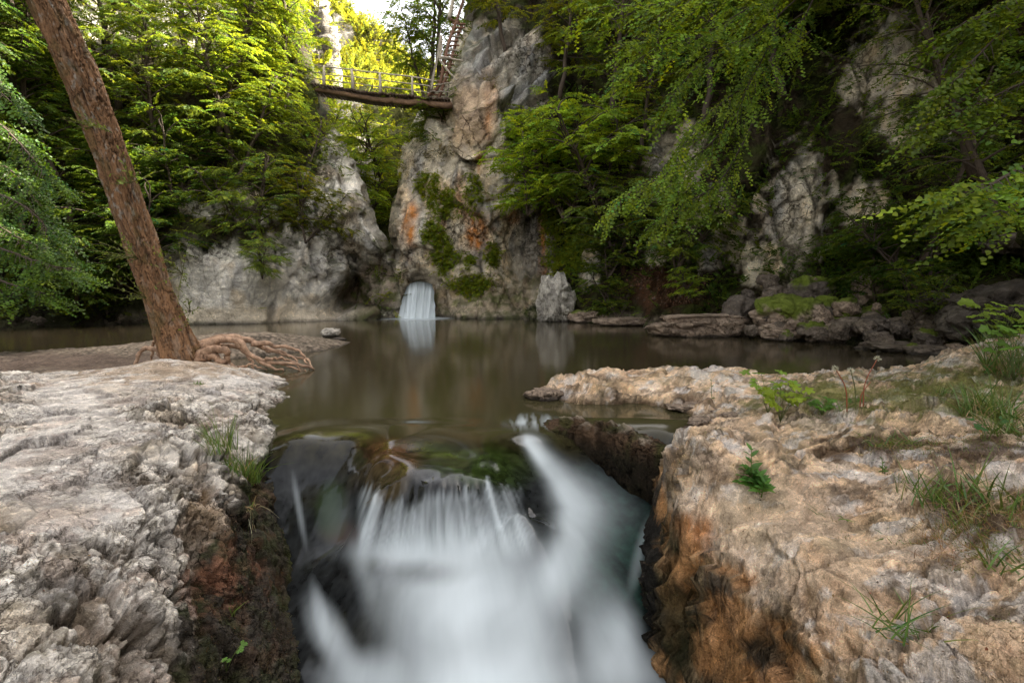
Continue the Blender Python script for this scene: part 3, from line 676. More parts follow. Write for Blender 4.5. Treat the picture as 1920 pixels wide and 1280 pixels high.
def water_mat(name, rough, tint=(1, 1, 1), bump=.02, sc=(3, .8, 3)):
    n = NT(name); co = coord(n, sc)
    c = n.n('ShaderNodeVertexColor', layer_name='Col').outputs['Color']
    fo = n.n('ShaderNodeAttribute', attribute_name='foam').outputs['Fac']
    f = n.noise(co, 1.0, 3, .5)
    b = n.n('ShaderNodeBump', {'Height': f, 'Strength': bump, 'Distance': .1}).outputs[0]
    clear = n.n('ShaderNodeBsdfPrincipled', {'Base Color': c, 'Roughness': rough, 'IOR': 1.33, 'Normal': b, 'Specular IOR Level': .5}).outputs[0]
    wh = n.n('ShaderNodeBsdfPrincipled', {'Base Color': (.58, .64, .66, 1), 'Roughness': .5, 'Specular IOR Level': .2}).outputs[0]
    return n.surf(n.n('ShaderNodeMixShader', {0: fo, 1: clear, 2: wh}).outputs[0])
M_pool = M_fall = water_mat('water', .11, bump=.04, sc=(1.5, .6, 1))
def foam_paint(V, px, py):
    w = .12 * fbm(V * [2.5, 1.2, 1.2], 3, 402)
    fine = fbm(np.stack([V[:, 0] * 16, V[:, 1] * 1.2, V[:, 2] * .6], 1), 3, 404)
    ang = (px - 820) / (py - 560.)
    fine2 = .7 * fbm(np.stack([ang * 22, V[:, 1] * .8, V[:, 2] * .6], 1), 4, 409, .7)
    f = np.zeros(len(V))
    mist = fbm(np.stack([V[:, 0] * 2.6 + .6 * fbm(V * 2, 2, 418), V[:, 1] * 1.3, V[:, 2]], 1), 3, 417)
    def ad(v, k=1.0):
        nonlocal f; f = 1 - (1 - f) * (1 - np.clip(v * k, 0, 1))
    ad(blob(px, py, 860, 1120, 165, 150, 0, w, .8), .95)
    ad(blob(px, py, 905, 1290, 215, 120, 0, w, .9), .95)
    ad(blob(px, py, 980, 1180, 100, 140, 0, w, .9), .6)
    ad(blob(px, py, 800, 1035, 150, 34, 0, w, .9), .7)
    # the curtain of streaks
    cu = sstep(906, 934, py + 22 * fine2 + 14 * fbm(np.stack([V[:, 0] * 9, 0 * V[:, 0], 0 * V[:, 0]], 1), 2, 415) - 24 * np.exp(-((px - 760) / 60) ** 2)) * sstep(1060, 1000, py) * sstep(664, 682, px) * sstep(985, 958, px + np.clip(py - 950, 0, 50) * -.5)
    ad(cu * np.clip(.40 + .62 * fine2 + .25 * sstep(940, 1000, py), .05, 1), .8)
    # stream from the right hand notch, bending down into the pool
    cx = np.interp(py, [800, 830, 860, 900, 950, 1000, 1060, 1150], [985, 990, 1012, 1045, 1072, 1070, 1045, 1030]); wd = np.interp(py, [800, 840, 880, 930, 1000, 1100], [20, 26, 40, 58, 74, 88])
    st = np.exp(-(((px - cx - wd * .1) / wd) ** 2)) * sstep(806, 826, py)
    sharp = np.exp(-(np.clip(cx - px, 0, 999) / (wd * .42)) ** 2) * np.exp(-(np.clip(px - cx, 0, 999) / (wd * 1.0)) ** 2) * sstep(806, 826, py) * sstep(1180, 1060, py)
    ad(sharp, .88)
    ad(sstep(815, 790, py) * blob(px, py, 1000, 800, 55, 26, 0, None, .5) * np.clip(.35 + 1.1 * fine, 0, 1), .8)
    ad(blob(px, py, 1130, 940, 90, 80, 0, w, .9), .14)
    ad(blob(px, py, 1150, 1200, 60, 110, -18, w, .8), .85); ad(blob(px, py, 1200, 1040, 14, 70, 14, w, .9), .5)
    ad(blob(px, py, 1180, 1270, 120, 60, 0, w, .9), .5)
    ad(blob(px, py, 625, 1200, 34, 90, -30, w, .9), .6); ad(blob(px, py, 690, 1275, 90, 60, 0, w, .8), .7)
    ad(blob(px, py, 600, 1150, 14, 60, -12, w, .9), .5)
    ad(blob(px, py, 562, 960, 7, 70, -10, w, .9), .35); ad(blob(px, py, 680, 1080, 22, 80, -14, w, .9), .35); ad(blob(px, py, 640, 980, 40, 60, 0, w, .9), .06)
    # darker hollows
    f *= 1 - .42 * blob(px, py, 800, 1075, 75, 26, 0, w, .9); f *= 1 - .35 * blob(px, py, 1120, 1130, 34, 90, -10, w, .9)
    f *= 1 - .6 * blob(px, py, 665, 1110, 36, 90, -20, w, .9); f *= 1 - .5 * blob(px, py, 1175, 1030, 70, 120, 0, w, .9)
    f *= 1 - .18 * blob(px, py, 930, 1190, 60, 60, 0, w, .9)
    f *= .86 + .16 * mist
    return np.clip(f, 0, .93)
def wt_disp(V, px, py, n):
    m = sstep(.0, -.1, V[:, 2])
    s = fbm(np.stack([(px - 820) / (py - 560.) * 22, V[:, 1] * .8, V[:, 2] * .6], 1), 4, 409, .7)
    cur = blob(px, py, 820, 960, 180, 70, 0, None, .5)
    d = s * (.016 * cur + .002) * m + fbm(V * [1.6, 1.1, 1.1], 2, 411) * .035 * m * (1 - cur)
    return d, (s,)
def pool_col(V, px, py):
    c = np.tile(np.array([.046, .036, .019]), (len(V), 1))
    return lerp(c, np.array([.052, .046, .020]), sstep(660, 780, py) * .8)
def wt_paint(V, px, py, n, d, info):
    w = .3 * fbm(V * 3, 3, 413)
    c = np.tile(np.array([.016, .014, .006]), (len(V), 1))
    c = lerp(c, np.array([.014, .016, .018]), sstep(830, 900, py) * .8)
    c = lerp(c, np.array([.06, .028, .013]), blob(px, py, 740, 850, 60, 40, 10, w, .6) * .8)
    c = lerp(c, np.array([.055, .038, .015]), blob(px, py, 720, 900, 60, 50, 0, w, .6) * .6)
    c = lerp(c, np.array([.018, .030, .006]), blob(px, py, 890, 870, 110, 45, 12, w, .6) * .9)
    c = lerp(c, np.array([.06, .075, .012]), blob(px, py, 830, 850, 60, 12, 5, w, .9) * .5)
    c = lerp(c, np.array([.05, .035, .012]), blob(px, py, 860, 810, 110, 26, 0, w, .8) * .6)
    c = lerp(c, np.array([.008, .028, .020]), blob(px, py, 1160, 1040, 110, 170, 0, w, .8) * .9)
    c = c * np.clip(1 + .9 * fbm(V * [11, 11, 11], 4, 431, .6), .3, 2.5)[:, None]
    c = lerp(c, pool_col(V, px, py), sstep(840, 790, py))
    c = lerp(c, np.array([.045, .022, .016]), blob(px, py, 640, 1000, 40, 26, 0, w, .7) * .8)
    c = lerp(c, np.array([.012, .030, .006]), blob(px, py, 620, 960, 30, 60, 0, w, .7) * .7)
    return c
def cascade():
    y0, y1, x0, x1, k = 1.5, 5.8, -.75, .62, .0042
    nr = int(log(y1 / y0) / k); nc = int((x1 - x0) / k)
    Y = y0 * np.exp(np.linspace(0, log(y1 / y0), nr)); t = np.linspace(x0, x1, nc)
    YY = np.repeat(Y[:, None], nc, 1).ravel(); XX = (Y[:, None] * t[None]).ravel()
    c = np.array([[*G(q[0], q[1], q[2])[:2], q[2]] if len(q) == 3 else q[:3] for q in WC], float)
    Z = tps(c[:, :2], c[:, 2], np.stack([XX, YY], 1), 2e-3)
    Z = np.clip(Z, -1.5, .03); Z *= 1 - sstep(5.0, 5.5, YY)
    Z = Z + .001
    V = np.stack([XX, YY, Z], 1); n = grid_normals(V, nr, nc)
    if n[:, 2].sum() < 0: n = -n
    px, py = proj(V); d, info = wt_disp(V, px, py, n); V = V + n * d[:, None]; px, py = proj(V)
    o = mesh_np('cascade_water', V, grid_faces(nr, nc), M_fall, wt_paint(V, px, py, n, d, info), attrs={'foam': foam_paint(V, px, py)})
    tag(o, kind='structure'); return o
cascade()
def pool():
    nr, nc = 260, 260
    Y = 5.74 * np.exp(np.linspace(0, log(32 / 5.74), nr)); t = np.linspace(-1.6, 1.5, nc)
    YY = np.repeat(Y[:, None], nc, 1).ravel(); XX = (Y[:, None] * t[None]).ravel()
    V = np.stack([XX, YY, 0 * XX], 1); px, py = proj(V)
    w = .25 * fbm(V * .5, 3, 421)
    c = pool_col(V, px, py)
    foam = blob(px, py, 785, 596, 62, 5, 0, None, .8) * .85
    foam = np.maximum(foam, .25 * blob(px, py, 740, 597, 110, 4, 0, None, .9))
    o = mesh_np('pool', V, grid_faces(nr, nc), M_pool, c, attrs={'foam': foam}); tag(o, kind='structure')
pool()
# the small fall at the far end of the pool
def small_fall():
    nr, nc = 70, 60
    u = np.linspace(-1, 1, nc)[None] + np.zeros((nr, 1)); v = np.linspace(0, 1, nr)[:, None] + np.zeros((1, nc))
    back = np.clip((v - .12) / .88, 0, 1)
    hw = (.60 + .30 * back ** .8) * (1 + .10 * perlin(np.stack([v.ravel() * 5, np.sign(u.ravel()) * 3, 0 * v.ravel()], 1), 5).reshape(v.shape))
    cX = G(783, 596, 0)[0]
    X = cX + u * hw; Z = 1.74 - .16 * u * u * (1 - v) - np.where(v < .12, v * .4, .05 + 1.74 * back ** 1.05)
    Y = 25.1 - v * 1.3 - .2 * (1 - u * u)
    V = np.stack([X, Y, Z], -1).reshape(-1, 3)
    s = fbm(np.stack([V[:, 0] * 6 / (1 + .0 * V[:, 2]), V[:, 1] * 0, V[:, 2] * .35], 1), 3, 431)
    V[:, 1] -= s * .08
    foam = np.clip(.66 + .26 * s + .3 * (v.ravel() - .3), .15, .95) * sstep(.04, .38, v.ravel()) * (1 - .35 * sstep(.8, 1, np.abs(u.ravel())))
    c = np.tile(np.array([.05, .055, .05]), (len(V), 1))
    o = mesh_np('waterfall', V, grid_faces(nr, nc), M_fall, c, attrs={'foam': foam}); tag(o, kind='structure')
small_fall()
# ================================================================== leaves and trees
def frames(pos, d, up):
    d = d / (np.linalg.norm(d, axis=1)[:, None] + 1e-9)
    y = np.cross(up, d); y /= np.linalg.norm(y, axis=1)[:, None] + 1e-9
    z = np.cross(d, y)
    return np.stack([d, y, z], -1)
def leaf_shape(near=False):
    """one leaf of length 1 along x; quads"""
    if not near:
        return np.array([[0, 0, 0], [.42, .30, .07], [1, 0, -.06], [.42, -.30, .07]]), np.array([[0, 1, 2, 3]])
    V = np.array([[0, 0, 0], [.22, .24, .05], [.55, .27, .07], [1, 0, -.10], [.55, -.27, .07], [.22, -.24, .05], [.5, 0, 0]])
    return V, np.array([[0, 6, 2, 1], [6, 3, 3, 2], [0, 5, 4, 6], [6, 4, 3, 3]])
def make_spray(seed, n=16, L=.55, leaf=.115, near=False):
    g = np.random.default_rng(seed)
    LV, LQ = leaf_shape(near)
    s = np.linspace(.12, 1, n); x = s * L; z = -.16 * L * s ** 2
    side = np.where(np.arange(n) % 2 == 0, 1, -1)
    ang = side * np.radians(g.uniform(38, 68, n)); ang[-1] = 0
    pos = np.stack([x, 0 * x, z], 1)
    d = np.stack([np.cos(ang), np.sin(ang), g.uniform(-.45, .05, n)], 1)
    up = np.stack([g.normal(0, .4, n), g.normal(0, .4, n), np.ones(n)], 1)
    R = frames(pos, d, up)
    sc = leaf * g.uniform(.7, 1.2, n)
    V = pos[:, None] + np.einsum('nij,kj->nki', R, LV) * sc[:, None, None]
    Q = (LQ[None] + (np.arange(n) * len(LV))[:, None, None]).reshape(-1, 4)
    return V.reshape(-1, 3), Q, len(LV), n
SPR = [make_spray(50 + k) for k in range(6)]
SPRN = [make_spray(70 + k, 13, .50, .085, True) for k in range(5)]
GREEN = np.array([.120, .165, .030])
def lay_sprays(pos, d, up, sc, sprays, g, base=GREEN, var=.25):
    """many sprays at once -> V, Q, colour"""
    kind = g.integers(0, len(sprays), len(pos)); R = frames(pos, d, up)
    Vs, Qs, Cs, off = [], [], [], 0
    for k, (SV, SQ, lv, n) in enumerate(sprays):
        m = kind == k
        if not m.any(): continue
        V = pos[m][:, None] + np.einsum('nij,kj->nki', R[m], SV) * sc[m][:, None, None]
        N = m.sum()
        Q = (SQ[None] + (np.arange(N) * len(SV))[:, None, None]).reshape(-1, 4) + off
        b = g.normal(1, var, (N, 1)) * g.normal(1, var * .7, (N, n)); y = g.normal(0, .16, (N, 1)) + g.normal(0, .08, (N, n))
        C = base[None, None] * np.clip(b, .35, 1.9)[..., None] * np.stack([1 + y, 1 + .35 * y, 1 - y], -1)
        Vs.append(V.reshape(-1, 3)); Qs.append(Q); Cs.append(np.repeat(C.reshape(-1, 3), lv, 0)); off += N * len(SV)
    return np.vstack(Vs), np.vstack(Qs), np.vstack(Cs)
BARKC = np.array([.075, .055, .04])
def grow(seed, H, R, nb, h0=.25, lean=0, leaf=1.0, prof=None, sprays=SPR, dens=1.0, pitch=(10, 45), stems=1):
    """trunk + crown of one tree: layered boughs with side twigs carrying sprays of leaves"""
    g = np.random.default_rng(seed); tr = MB(); pos, dr, up, sc = [], [], [], []
    prof = prof or (lambda t: (1 - .75 * t ** 1.7) * (.55 + .45 * min(1, t * 3)))
    for st in range(stems):
        az0 = g.uniform(0, 2 * pi); sl = (.0 if stems == 1 else .45)
        k = np.linspace(0, 1, 12)
        T = np.stack([np.cumsum(g.normal(0, .03, 12)) * H * .35 + k * sl * H * cos(az0) + lean * k ** 1.5 * H, np.cumsum(g.normal(0, .03, 12)) * H * .35 + k * sl * H * sin(az0), k * H], 1)
        T -= T[0]; rt = H * (.018 if stems == 1 else .012) * (1 - .85 * k) + .008
        tr.tube(T, rt, 7, BARKC)
        for b in range(nb // stems):
            t = h0 + (1 - h0) * (b + g.uniform(0, 1)) / (nb // stems); t = min(t, .99)
            o = np.array([np.interp(t, k, T[:, j]) for j in range(3)])
            az = b * 2.4 + g.uniform(-.5, .5); Lb = R * prof((t - h0) / (1 - h0)) * g.uniform(.7, 1.2)
            pt = radians(g.uniform(*pitch)) + t * .5
            m = 8; s = np.linspace(0, 1, m)
            pit = pt - s * (pt + radians(g.uniform(5, 25))) * .9
            step = Lb / (m - 1); azs = az + np.cumsum(g.normal(0, .12, m))
            D = np.stack([np.cos(azs) * np.cos(pit), np.sin(azs) * np.cos(pit), np.sin(pit)], 1)
            B = o + np.vstack([[0, 0, 0], np.cumsum(D[:-1] * step, 0)])
            tr.tube(B, np.linspace(.012 + Lb * .012, .004, m), 4, BARKC, cap=False)
            ns = max(3, int(Lb * 4.2 * dens))
            for q in range(ns):
                u = .18 + .82 * (q + g.uniform(0, 1)) / ns; u = min(u, 1)
                p = np.array([np.interp(u, s, B[:, j]) for j in range(3)]); dd = np.array([np.interp(u, s, D[:, j]) for j in range(3)])
                for sd_ in (-1, 1):
                    a = sd_ * radians(g.uniform(35, 65)); l = (Lb * .42 * (1 - u) + .18) * g.uniform(.6, 1.2)
                    e = np.array([dd[0] * cos(a) - dd[1] * sin(a), dd[0] * sin(a) + dd[1] * cos(a), dd[2] * .4 - .05]); e /= np.linalg.norm(e)
                    n = max(1, int(l / .30))
                    for w_ in range(n):
                        x = p + e * l * w_ / n + g.normal(0, .03, 3)
                        aa = g.choice([-1, 1]) * g.uniform(.1, .7)
                        pos.append(x); dr.append([e[0] * cos(aa) - e[1] * sin(aa), e[0] * sin(aa) + e[1] * cos(aa), e[2] - .15 + g.normal(0, .12)])
                        up.append([g.normal(0, .4), g.normal(0, .4), 1]); sc.append(g.uniform(.75, 1.2) * leaf)
            pos.append(B[-1]); dr.append(D[-1]); up.append([0, 0, 1]); sc.append(leaf)
    V, Q, C = lay_sprays(np.array(pos), np.array(dr), np.array(up), np.array(sc), sprays, g)
    return tr, (V, Q, C)
PROTO = {}
def proto(name, **kw):
    tr, (V, Q, C) = grow(**kw)
    t = tr.build('trunk', M_bark); c = mesh_np('crown', V, Q, M_leaf if kw.get('sprays', SPR) is SPR else M_nleaf, C, smooth=False)
    PROTO[name] = (t.data, c.data, kw['H']); bpy.data.objects.remove(t); bpy.data.objects.remove(c)
proto('broad', seed=1, H=7, R=3.0, nb=30)
proto('broad2', seed=2, H=6.5, R=2.7, nb=28, lean=.15)
proto('slim', seed=3, H=8, R=2.0, nb=34, h0=.15)
proto('loose', seed=4, H=7, R=2.8, nb=20, dens=.8, h0=.3)
proto('shrub', seed=5, H=2.4, R=1.5, nb=44, h0=.1, stems=4, leaf=.7, dens=1.4)
proto('shrub2', seed=6, H=2.0, R=1.7, nb=48, h0=.1, stems=5, leaf=.7, dens=1.4)
proto('near', seed=7, H=5, R=2.2, nb=22, h0=.15, sprays=SPRN, leaf=1.0)
def plant_tree(kind, px, py, Y, h, tint, label, name='tree', cat='tree', group=None, tilt=(0, 0), rz=None, at=.55):
    """crown centre at (px, py, Y); h = height in metres"""
    tm, cm, H = PROTO[kind]; s = h / H
    c = P(px, py, Y); base = c - [0, 0, at * h]
    e = empty(name, base, random.uniform(0, 6.28) if rz is None else rz)
    e.rotation_euler[0] = tilt[0]; e.rotation_euler[1] = tilt[1]; e.scale = (s, s, s)
    for nm, me in (('trunk', tm), ('crown', cm)):
        o = bpy.data.objects.new(nm, me); COL.objects.link(o); o.parent = e
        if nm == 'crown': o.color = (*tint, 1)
    tag(e, label, cat, group); return e
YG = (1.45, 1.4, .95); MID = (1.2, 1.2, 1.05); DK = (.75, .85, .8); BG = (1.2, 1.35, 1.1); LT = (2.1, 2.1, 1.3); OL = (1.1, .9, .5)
gl = 'trees and shrubs on the left wall of the gorge'; gr_ = 'trees and shrubs on the right wall of the gorge'; gg = 'trees in the gap behind the footbridge'
TREES = [
 # left wall, upper rows first
 ('broad', 60, -60, 21, 8, MID, 'tree at the top left corner, behind the head of the leaning trunk', gl),
 ('broad2', 210, 20, 22, 7, MID, 'green tree just right of the top of the leaning trunk', gl),
 ('loose', 330, -40, 23.5, 8, YG, 'yellow green tree at the top edge, right of the leaning trunk', gl),
 ('broad', 430, -30, 24, 8, YG, 'sunlit yellow green tree at the top edge, left of the pale buttress', gl),
 ('slim', 535, 20, 25, 8, YG, 'bright slender tree touching the pale buttress at the top', gl),
 ('broad2', 400, 110, 23, 7, YG, 'layered yellow green tree high above the mossy boulder dome', gl),
 ('broad', 435, 150, 22.8, 7, YG, 'large bright tree left of the bridge end, reaching over the bridge', gl),
 ('slim', 500, 235, 23.2, 6, YG, 'bright tree whose leaves hide the left end of the footbridge', gl),
 ('broad', 290, 190, 21.5, 6.5, MID, 'green tree right of the middle of the leaning trunk', gl),
 ('broad2', 430, 240, 21.8, 6, YG, 'low layered tree in the middle of the left wall, under the large bright tree', gl),
 ('loose', 540, 300, 22.0, 5, MID, 'small tree above the pale rock left of the gap', gl),
 ('shrub2', 330, 320, 20.8, 3.5, DK, 'dark shrub right of the leaning trunk above the pale dome', gl),
 ('shrub', 470, 370, 20.8, 3.0, MID, 'shrub at the brown mossy slope over the pale dome', gl),
 ('shrub', 570, 390, 21.4, 2.6, OL, 'olive shrub over the ribbed pale rock', gl),
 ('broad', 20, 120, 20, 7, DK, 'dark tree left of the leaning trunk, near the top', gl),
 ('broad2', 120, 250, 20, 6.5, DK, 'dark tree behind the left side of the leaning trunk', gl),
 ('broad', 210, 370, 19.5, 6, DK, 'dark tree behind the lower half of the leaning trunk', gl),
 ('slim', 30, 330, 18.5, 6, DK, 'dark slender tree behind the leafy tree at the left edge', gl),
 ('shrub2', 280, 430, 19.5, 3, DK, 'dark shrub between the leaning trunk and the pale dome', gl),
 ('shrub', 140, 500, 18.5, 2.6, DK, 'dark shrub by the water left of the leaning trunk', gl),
 ('shrub', 490, 480, 20.0, 1.6, MID, 'little green bush hanging over the grey dome', gl),
 # gap
 ('loose', 808, 50, 27, 8, BG, 'blue green airy tree against the sky, left of the ladder', gg),
 ('broad', 820, 10, 28, 7, MID, 'tree behind the top of the ladder', gg),
 ('broad2', 800, 110, 27.5, 5, MID, 'dark green tree behind the middle of the ladder', gg),
 ('broad', 610, 250, 29, 4.6, (2.0, 1.9, 1.1), 'bright tree under the left end of the footbridge', gg),  # tint raised to paint in sun that the cliff blocks
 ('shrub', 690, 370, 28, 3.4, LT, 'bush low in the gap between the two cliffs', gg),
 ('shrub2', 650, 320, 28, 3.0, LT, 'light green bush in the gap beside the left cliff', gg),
 ('shrub', 712, 270, 29, 3.4, (2.0, 1.9, 1.1), 'shrub in the gap beside the central cliff', gg),  # tint raised here too in place of sunlight
 ('shrub2', 820, 225, 25.2, 2.6, MID, 'shrub hanging on the grey rock under the right end of the bridge', gg),
 # right wall
 ('broad', 950, -30, 25, 6, OL, 'olive tree on top of the central cliff, right of the ladder', gr_),
 ('broad2', 1050, 40, 23.5, 6, OL, 'olive tree above the grey slabs', gr_),
 ('broad', 1150, 60, 21.5, 7, MID, 'tree at the top edge above the big bright shrub', gr_),
 ('loose', 1200, 170, 20.5, 5, OL, 'thin tree in the shade right of the grey slabs', gr_),
 ('shrub2', 1000, 250, 23.2, 2.6, LT, 'bright rounded bush at the foot of the grey slabs', gr_),
 ('shrub', 1060, 300, 21.8, 4.6, LT, 'large bright green shrub right of the central cliff', gr_),
 ('shrub2', 990, 330, 22.4, 3.0, LT, 'bright shrub leaning against the central cliff face', gr_),
 ('shrub2', 1130, 290, 21.3, 3.8, LT, 'bright shrub right beside the large bright shrub', gr_),
 ('shrub', 1160, 400, 20.6, 3.2, MID, 'shrub under the big bright shrub, over the ivy slope', gr_),
 ('shrub', 1160, 540, 20.2, 2.3, MID, 'dense green bush at the waterline right of the pale pointed rock', gr_),
 ('shrub2', 1140, 470, 20.6, 2.0, MID, 'bush halfway up the ivy slope', gr_),
 ('shrub2', 1270, 430, 18.2, 2.6, MID, 'bush under the hanging boughs on the shaded wall', gr_),
 ('shrub', 1300, 530, 17.2, 1.2, LT, 'small bright plant over the red leaf litter', gr_),
 ('broad', 1330, 20, 19, 7, MID, 'tree at the top edge behind the hanging boughs', gr_),
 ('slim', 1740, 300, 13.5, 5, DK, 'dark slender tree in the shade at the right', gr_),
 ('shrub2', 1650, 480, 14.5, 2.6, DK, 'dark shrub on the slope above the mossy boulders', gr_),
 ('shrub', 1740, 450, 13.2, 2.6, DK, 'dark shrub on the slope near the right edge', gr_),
 ('shrub', 1720, 550, 12.2, 1.1, MID, 'small leafy plant between the boulders on the right bank', gr_),
 ('broad2', 1480, -60, 17, 7, MID, 'tree at the top edge over the dark hollow', gr_),
 ('near', 1850, 60, 9.5, 4.5, MID, 'tree reaching in at the top right corner', gr_),
 ('near', 1900, 180, 9, 4, MID, 'tree at the right edge under the top right corner', gr_),
]
NAMES = {'shrub': 'shrub', 'shrub2': 'shrub'}
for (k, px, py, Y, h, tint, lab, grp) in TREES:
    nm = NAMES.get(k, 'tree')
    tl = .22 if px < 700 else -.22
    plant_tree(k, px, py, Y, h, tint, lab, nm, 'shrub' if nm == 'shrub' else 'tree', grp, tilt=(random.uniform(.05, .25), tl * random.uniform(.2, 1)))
# canopy added out of frame to shade the right bank and near rocks
for k, (x, y, z, h) in enumerate([(8.2, 7.0, 8.5, 9), (9.2, 9.6, 10, 9), (7.0, 11.5, 11, 8), (9.5, 4.5, 9.5, 9), (5.5, 9.0, 9.5, 8), (10.5, 13, 12, 9)]):
    tm, cm, H = PROTO['broad']; e = empty('tree', (x, y, z - h * .4), k * 1.7); e.scale = (h / H,) * 3
    for nm, me in (('trunk', tm), ('crown', cm)):
        o = bpy.data.objects.new(nm, me); COL.objects.link(o); o.parent = e
    tag(e, 'unseen tree added out of frame to shade the right bank', 'tree', 'unseen trees added for shade over the right bank')

# ------------------------------------------------------------------ undergrowth on the walls
def scatter(name, D, mask, count, seed, sc=(.6, 1.2), out=.7, base=GREEN, sprays=SPR, lift=.05, upw=.35, kind='stuff', label=None, cat=None, group=None, tint=(1, 1, 1), var=.3):
    g = np.random.default_rng(seed)
    m = np.clip(mask(D['V'], D['px'], D['py']), 0, 1); vis = (D['px'] > -150) & (D['px'] < 2070) & (D['py'] > -150) & (D['py'] < 1350)
    w = m * vis
    if w.sum() < 1: return None
    idx = g.choice(len(w), count, p=w / w.sum())
    p = D['V'][idx] + D['N'][idx] * lift; n = D['N'][idx]
    p = p + g.normal(0, .05, p.shape)
    r = g.normal(0, 1, p.shape); r[:, 2] *= .5
    d = n * out + r * .55 + [0, 0, upw * .4]
    up = n * .5 + [0, 0, 1] + g.normal(0, .25, p.shape)
    V, Q, C = lay_sprays(p, d, up, g.uniform(*sc, count), sprays, g, base, var)
    o = mesh_np(name, V, Q, M_leaf, C, smooth=False); o.color = (*tint, 1)
    tag(o, label, cat, group, kind); return o
def rockfree(blobs, k=1.0):
    def f_(V, px, py):
        m = np.ones(len(V)) * k; w = .5 * fbm(V * 1.2, 3, 600)
        for b in blobs: m = m * (1 - blob(px, py, *b, w, .4))
        return m * sstep(-.35, .15, fbm(V * 1.0, 3, 603)) * (V[:, 2] > .25)
    return f_
scatter('undergrowth', LW, rockfree([(410, 540, 150, 95, 0), (545, 560, 65, 80, 0), (620, 540, 90, 110, 0), (650, 420, 70, 130, 0), (560, 470, 60, 40, 0), (390, 400, 50, 20, 0)]), 5200, 611, (.5, 1.1), base=GREEN * [1.1, 1.0, .9])
scatter('undergrowth', RW, lambda V, px, py: rockfree([(850, 400, 165, 260, 0), (890, 180, 110, 120, 0), (940, 130, 110, 90, 30), (1490, 410, 60, 130, 0), (1660, 120, 80, 100, 30), (1250, 545, 90, 40, 0), (1260, 300, 40, 60, 0)])(V, px, py) * sstep(1010, 1060, px), 7000, 613, (.45, 1.0), base=GREEN * [.9, 1.0, .9])
scatter('undergrowth', RW, lambda V, px, py: (px > 1400) * blob(px, py, 1700, 500, 260, 60, 0, .5 * fbm(V, 3, 5), .5) , 1800, 617, (.3, .6), base=GREEN * [.9, 1.05, .9])
scatter('undergrowth', GP, rockfree([(690, 300, 14, 50, 0), (810, 260, 30, 70, 0)]), 3200, 619, (.8, 1.6), base=GREEN * [1.9, 1.6, 1.0])
scatter('undergrowth', BT, lambda V, px, py: sstep(-.25, .15, fbm(V * .3, 3, 5)) * np.where(px < 600, 1, .55), 900, 621, (1.5, 2.6), base=GREEN * [1.6, 1.3, .8])
scatter('far_woodland', HL, lambda V, px, py: sstep(-.3, .1, fbm(V * .15, 3, 6)), 5200, 623, (1.8, 3.4), base=np.array([.20, .215, .04]))
# dry grass and small plants on the central cliff
scatter('undergrowth', RW, lambda V, px, py: np.maximum.reduce([blob(px, py, 830, 285, 40, 14, -15), .7 * blob(px, py, 900, 530, 60, 20, 0), blob(px, py, 920, 160, 30, 8, 20), .6 * blob(px, py, 760, 300, 14, 40, 0)]), 420, 625, (.25, .5), base=np.array([.16, .14, .05]))
# ------------------------------------------------------------------ ivy on the central cliff and beside it
IVY = [((800, 345, 26, 22, 20), 110, 'ivy patch highest on the central cliff, left of the middle'), ((835, 382, 30, 26, 10), 170, 'ivy patch in the centre of the cliff face'), ((893, 362, 12, 34, 0), 100, 'narrow upright ivy strip, right of the middle of the cliff face'),
       ((812, 432, 24, 22, 0), 120, 'small yellowish ivy patch beside the orange stain'), ((832, 482, 28, 34, 5), 190, 'ivy patch lowest on the cliff face above the fall'), ((920, 478, 13, 26, 0), 90, 'dark upright ivy patch on the lower right of the cliff face'),
       ((885, 530, 40, 20, 0), 190, 'trailing ivy on the mossy ledge over the far shore'), ((880, 490, 9, 14, 0), 40, 'tiny ivy tuft between the two lowest patches'), ((1062, 420, 42, 66, 0), 620, 'broad curtain of ivy right of the dark cleft'), ((1062, 490, 40, 26, 0), 260, 'bright ivy over the pale pointed rock')]
SPI = [make_spray(90 + k, 12, .34, .12) for k in range(4)]
for b, n_, lab in IVY:
    n_ = int(n_ * 2.6)
    scatter('ivy', RW, lambda V, px, py, b=b: blob(px, py, *b, .35 * fbm(V * 2.5, 3, 7), .35), n_, 640 + b[0], (.5, .8), out=.25, base=GREEN * [1.7, 1.5, .8], sprays=SPI, lift=.12, upw=-.6, kind=None, label=lab, cat='ivy', group='ivy patches on the cliff', var=.2)

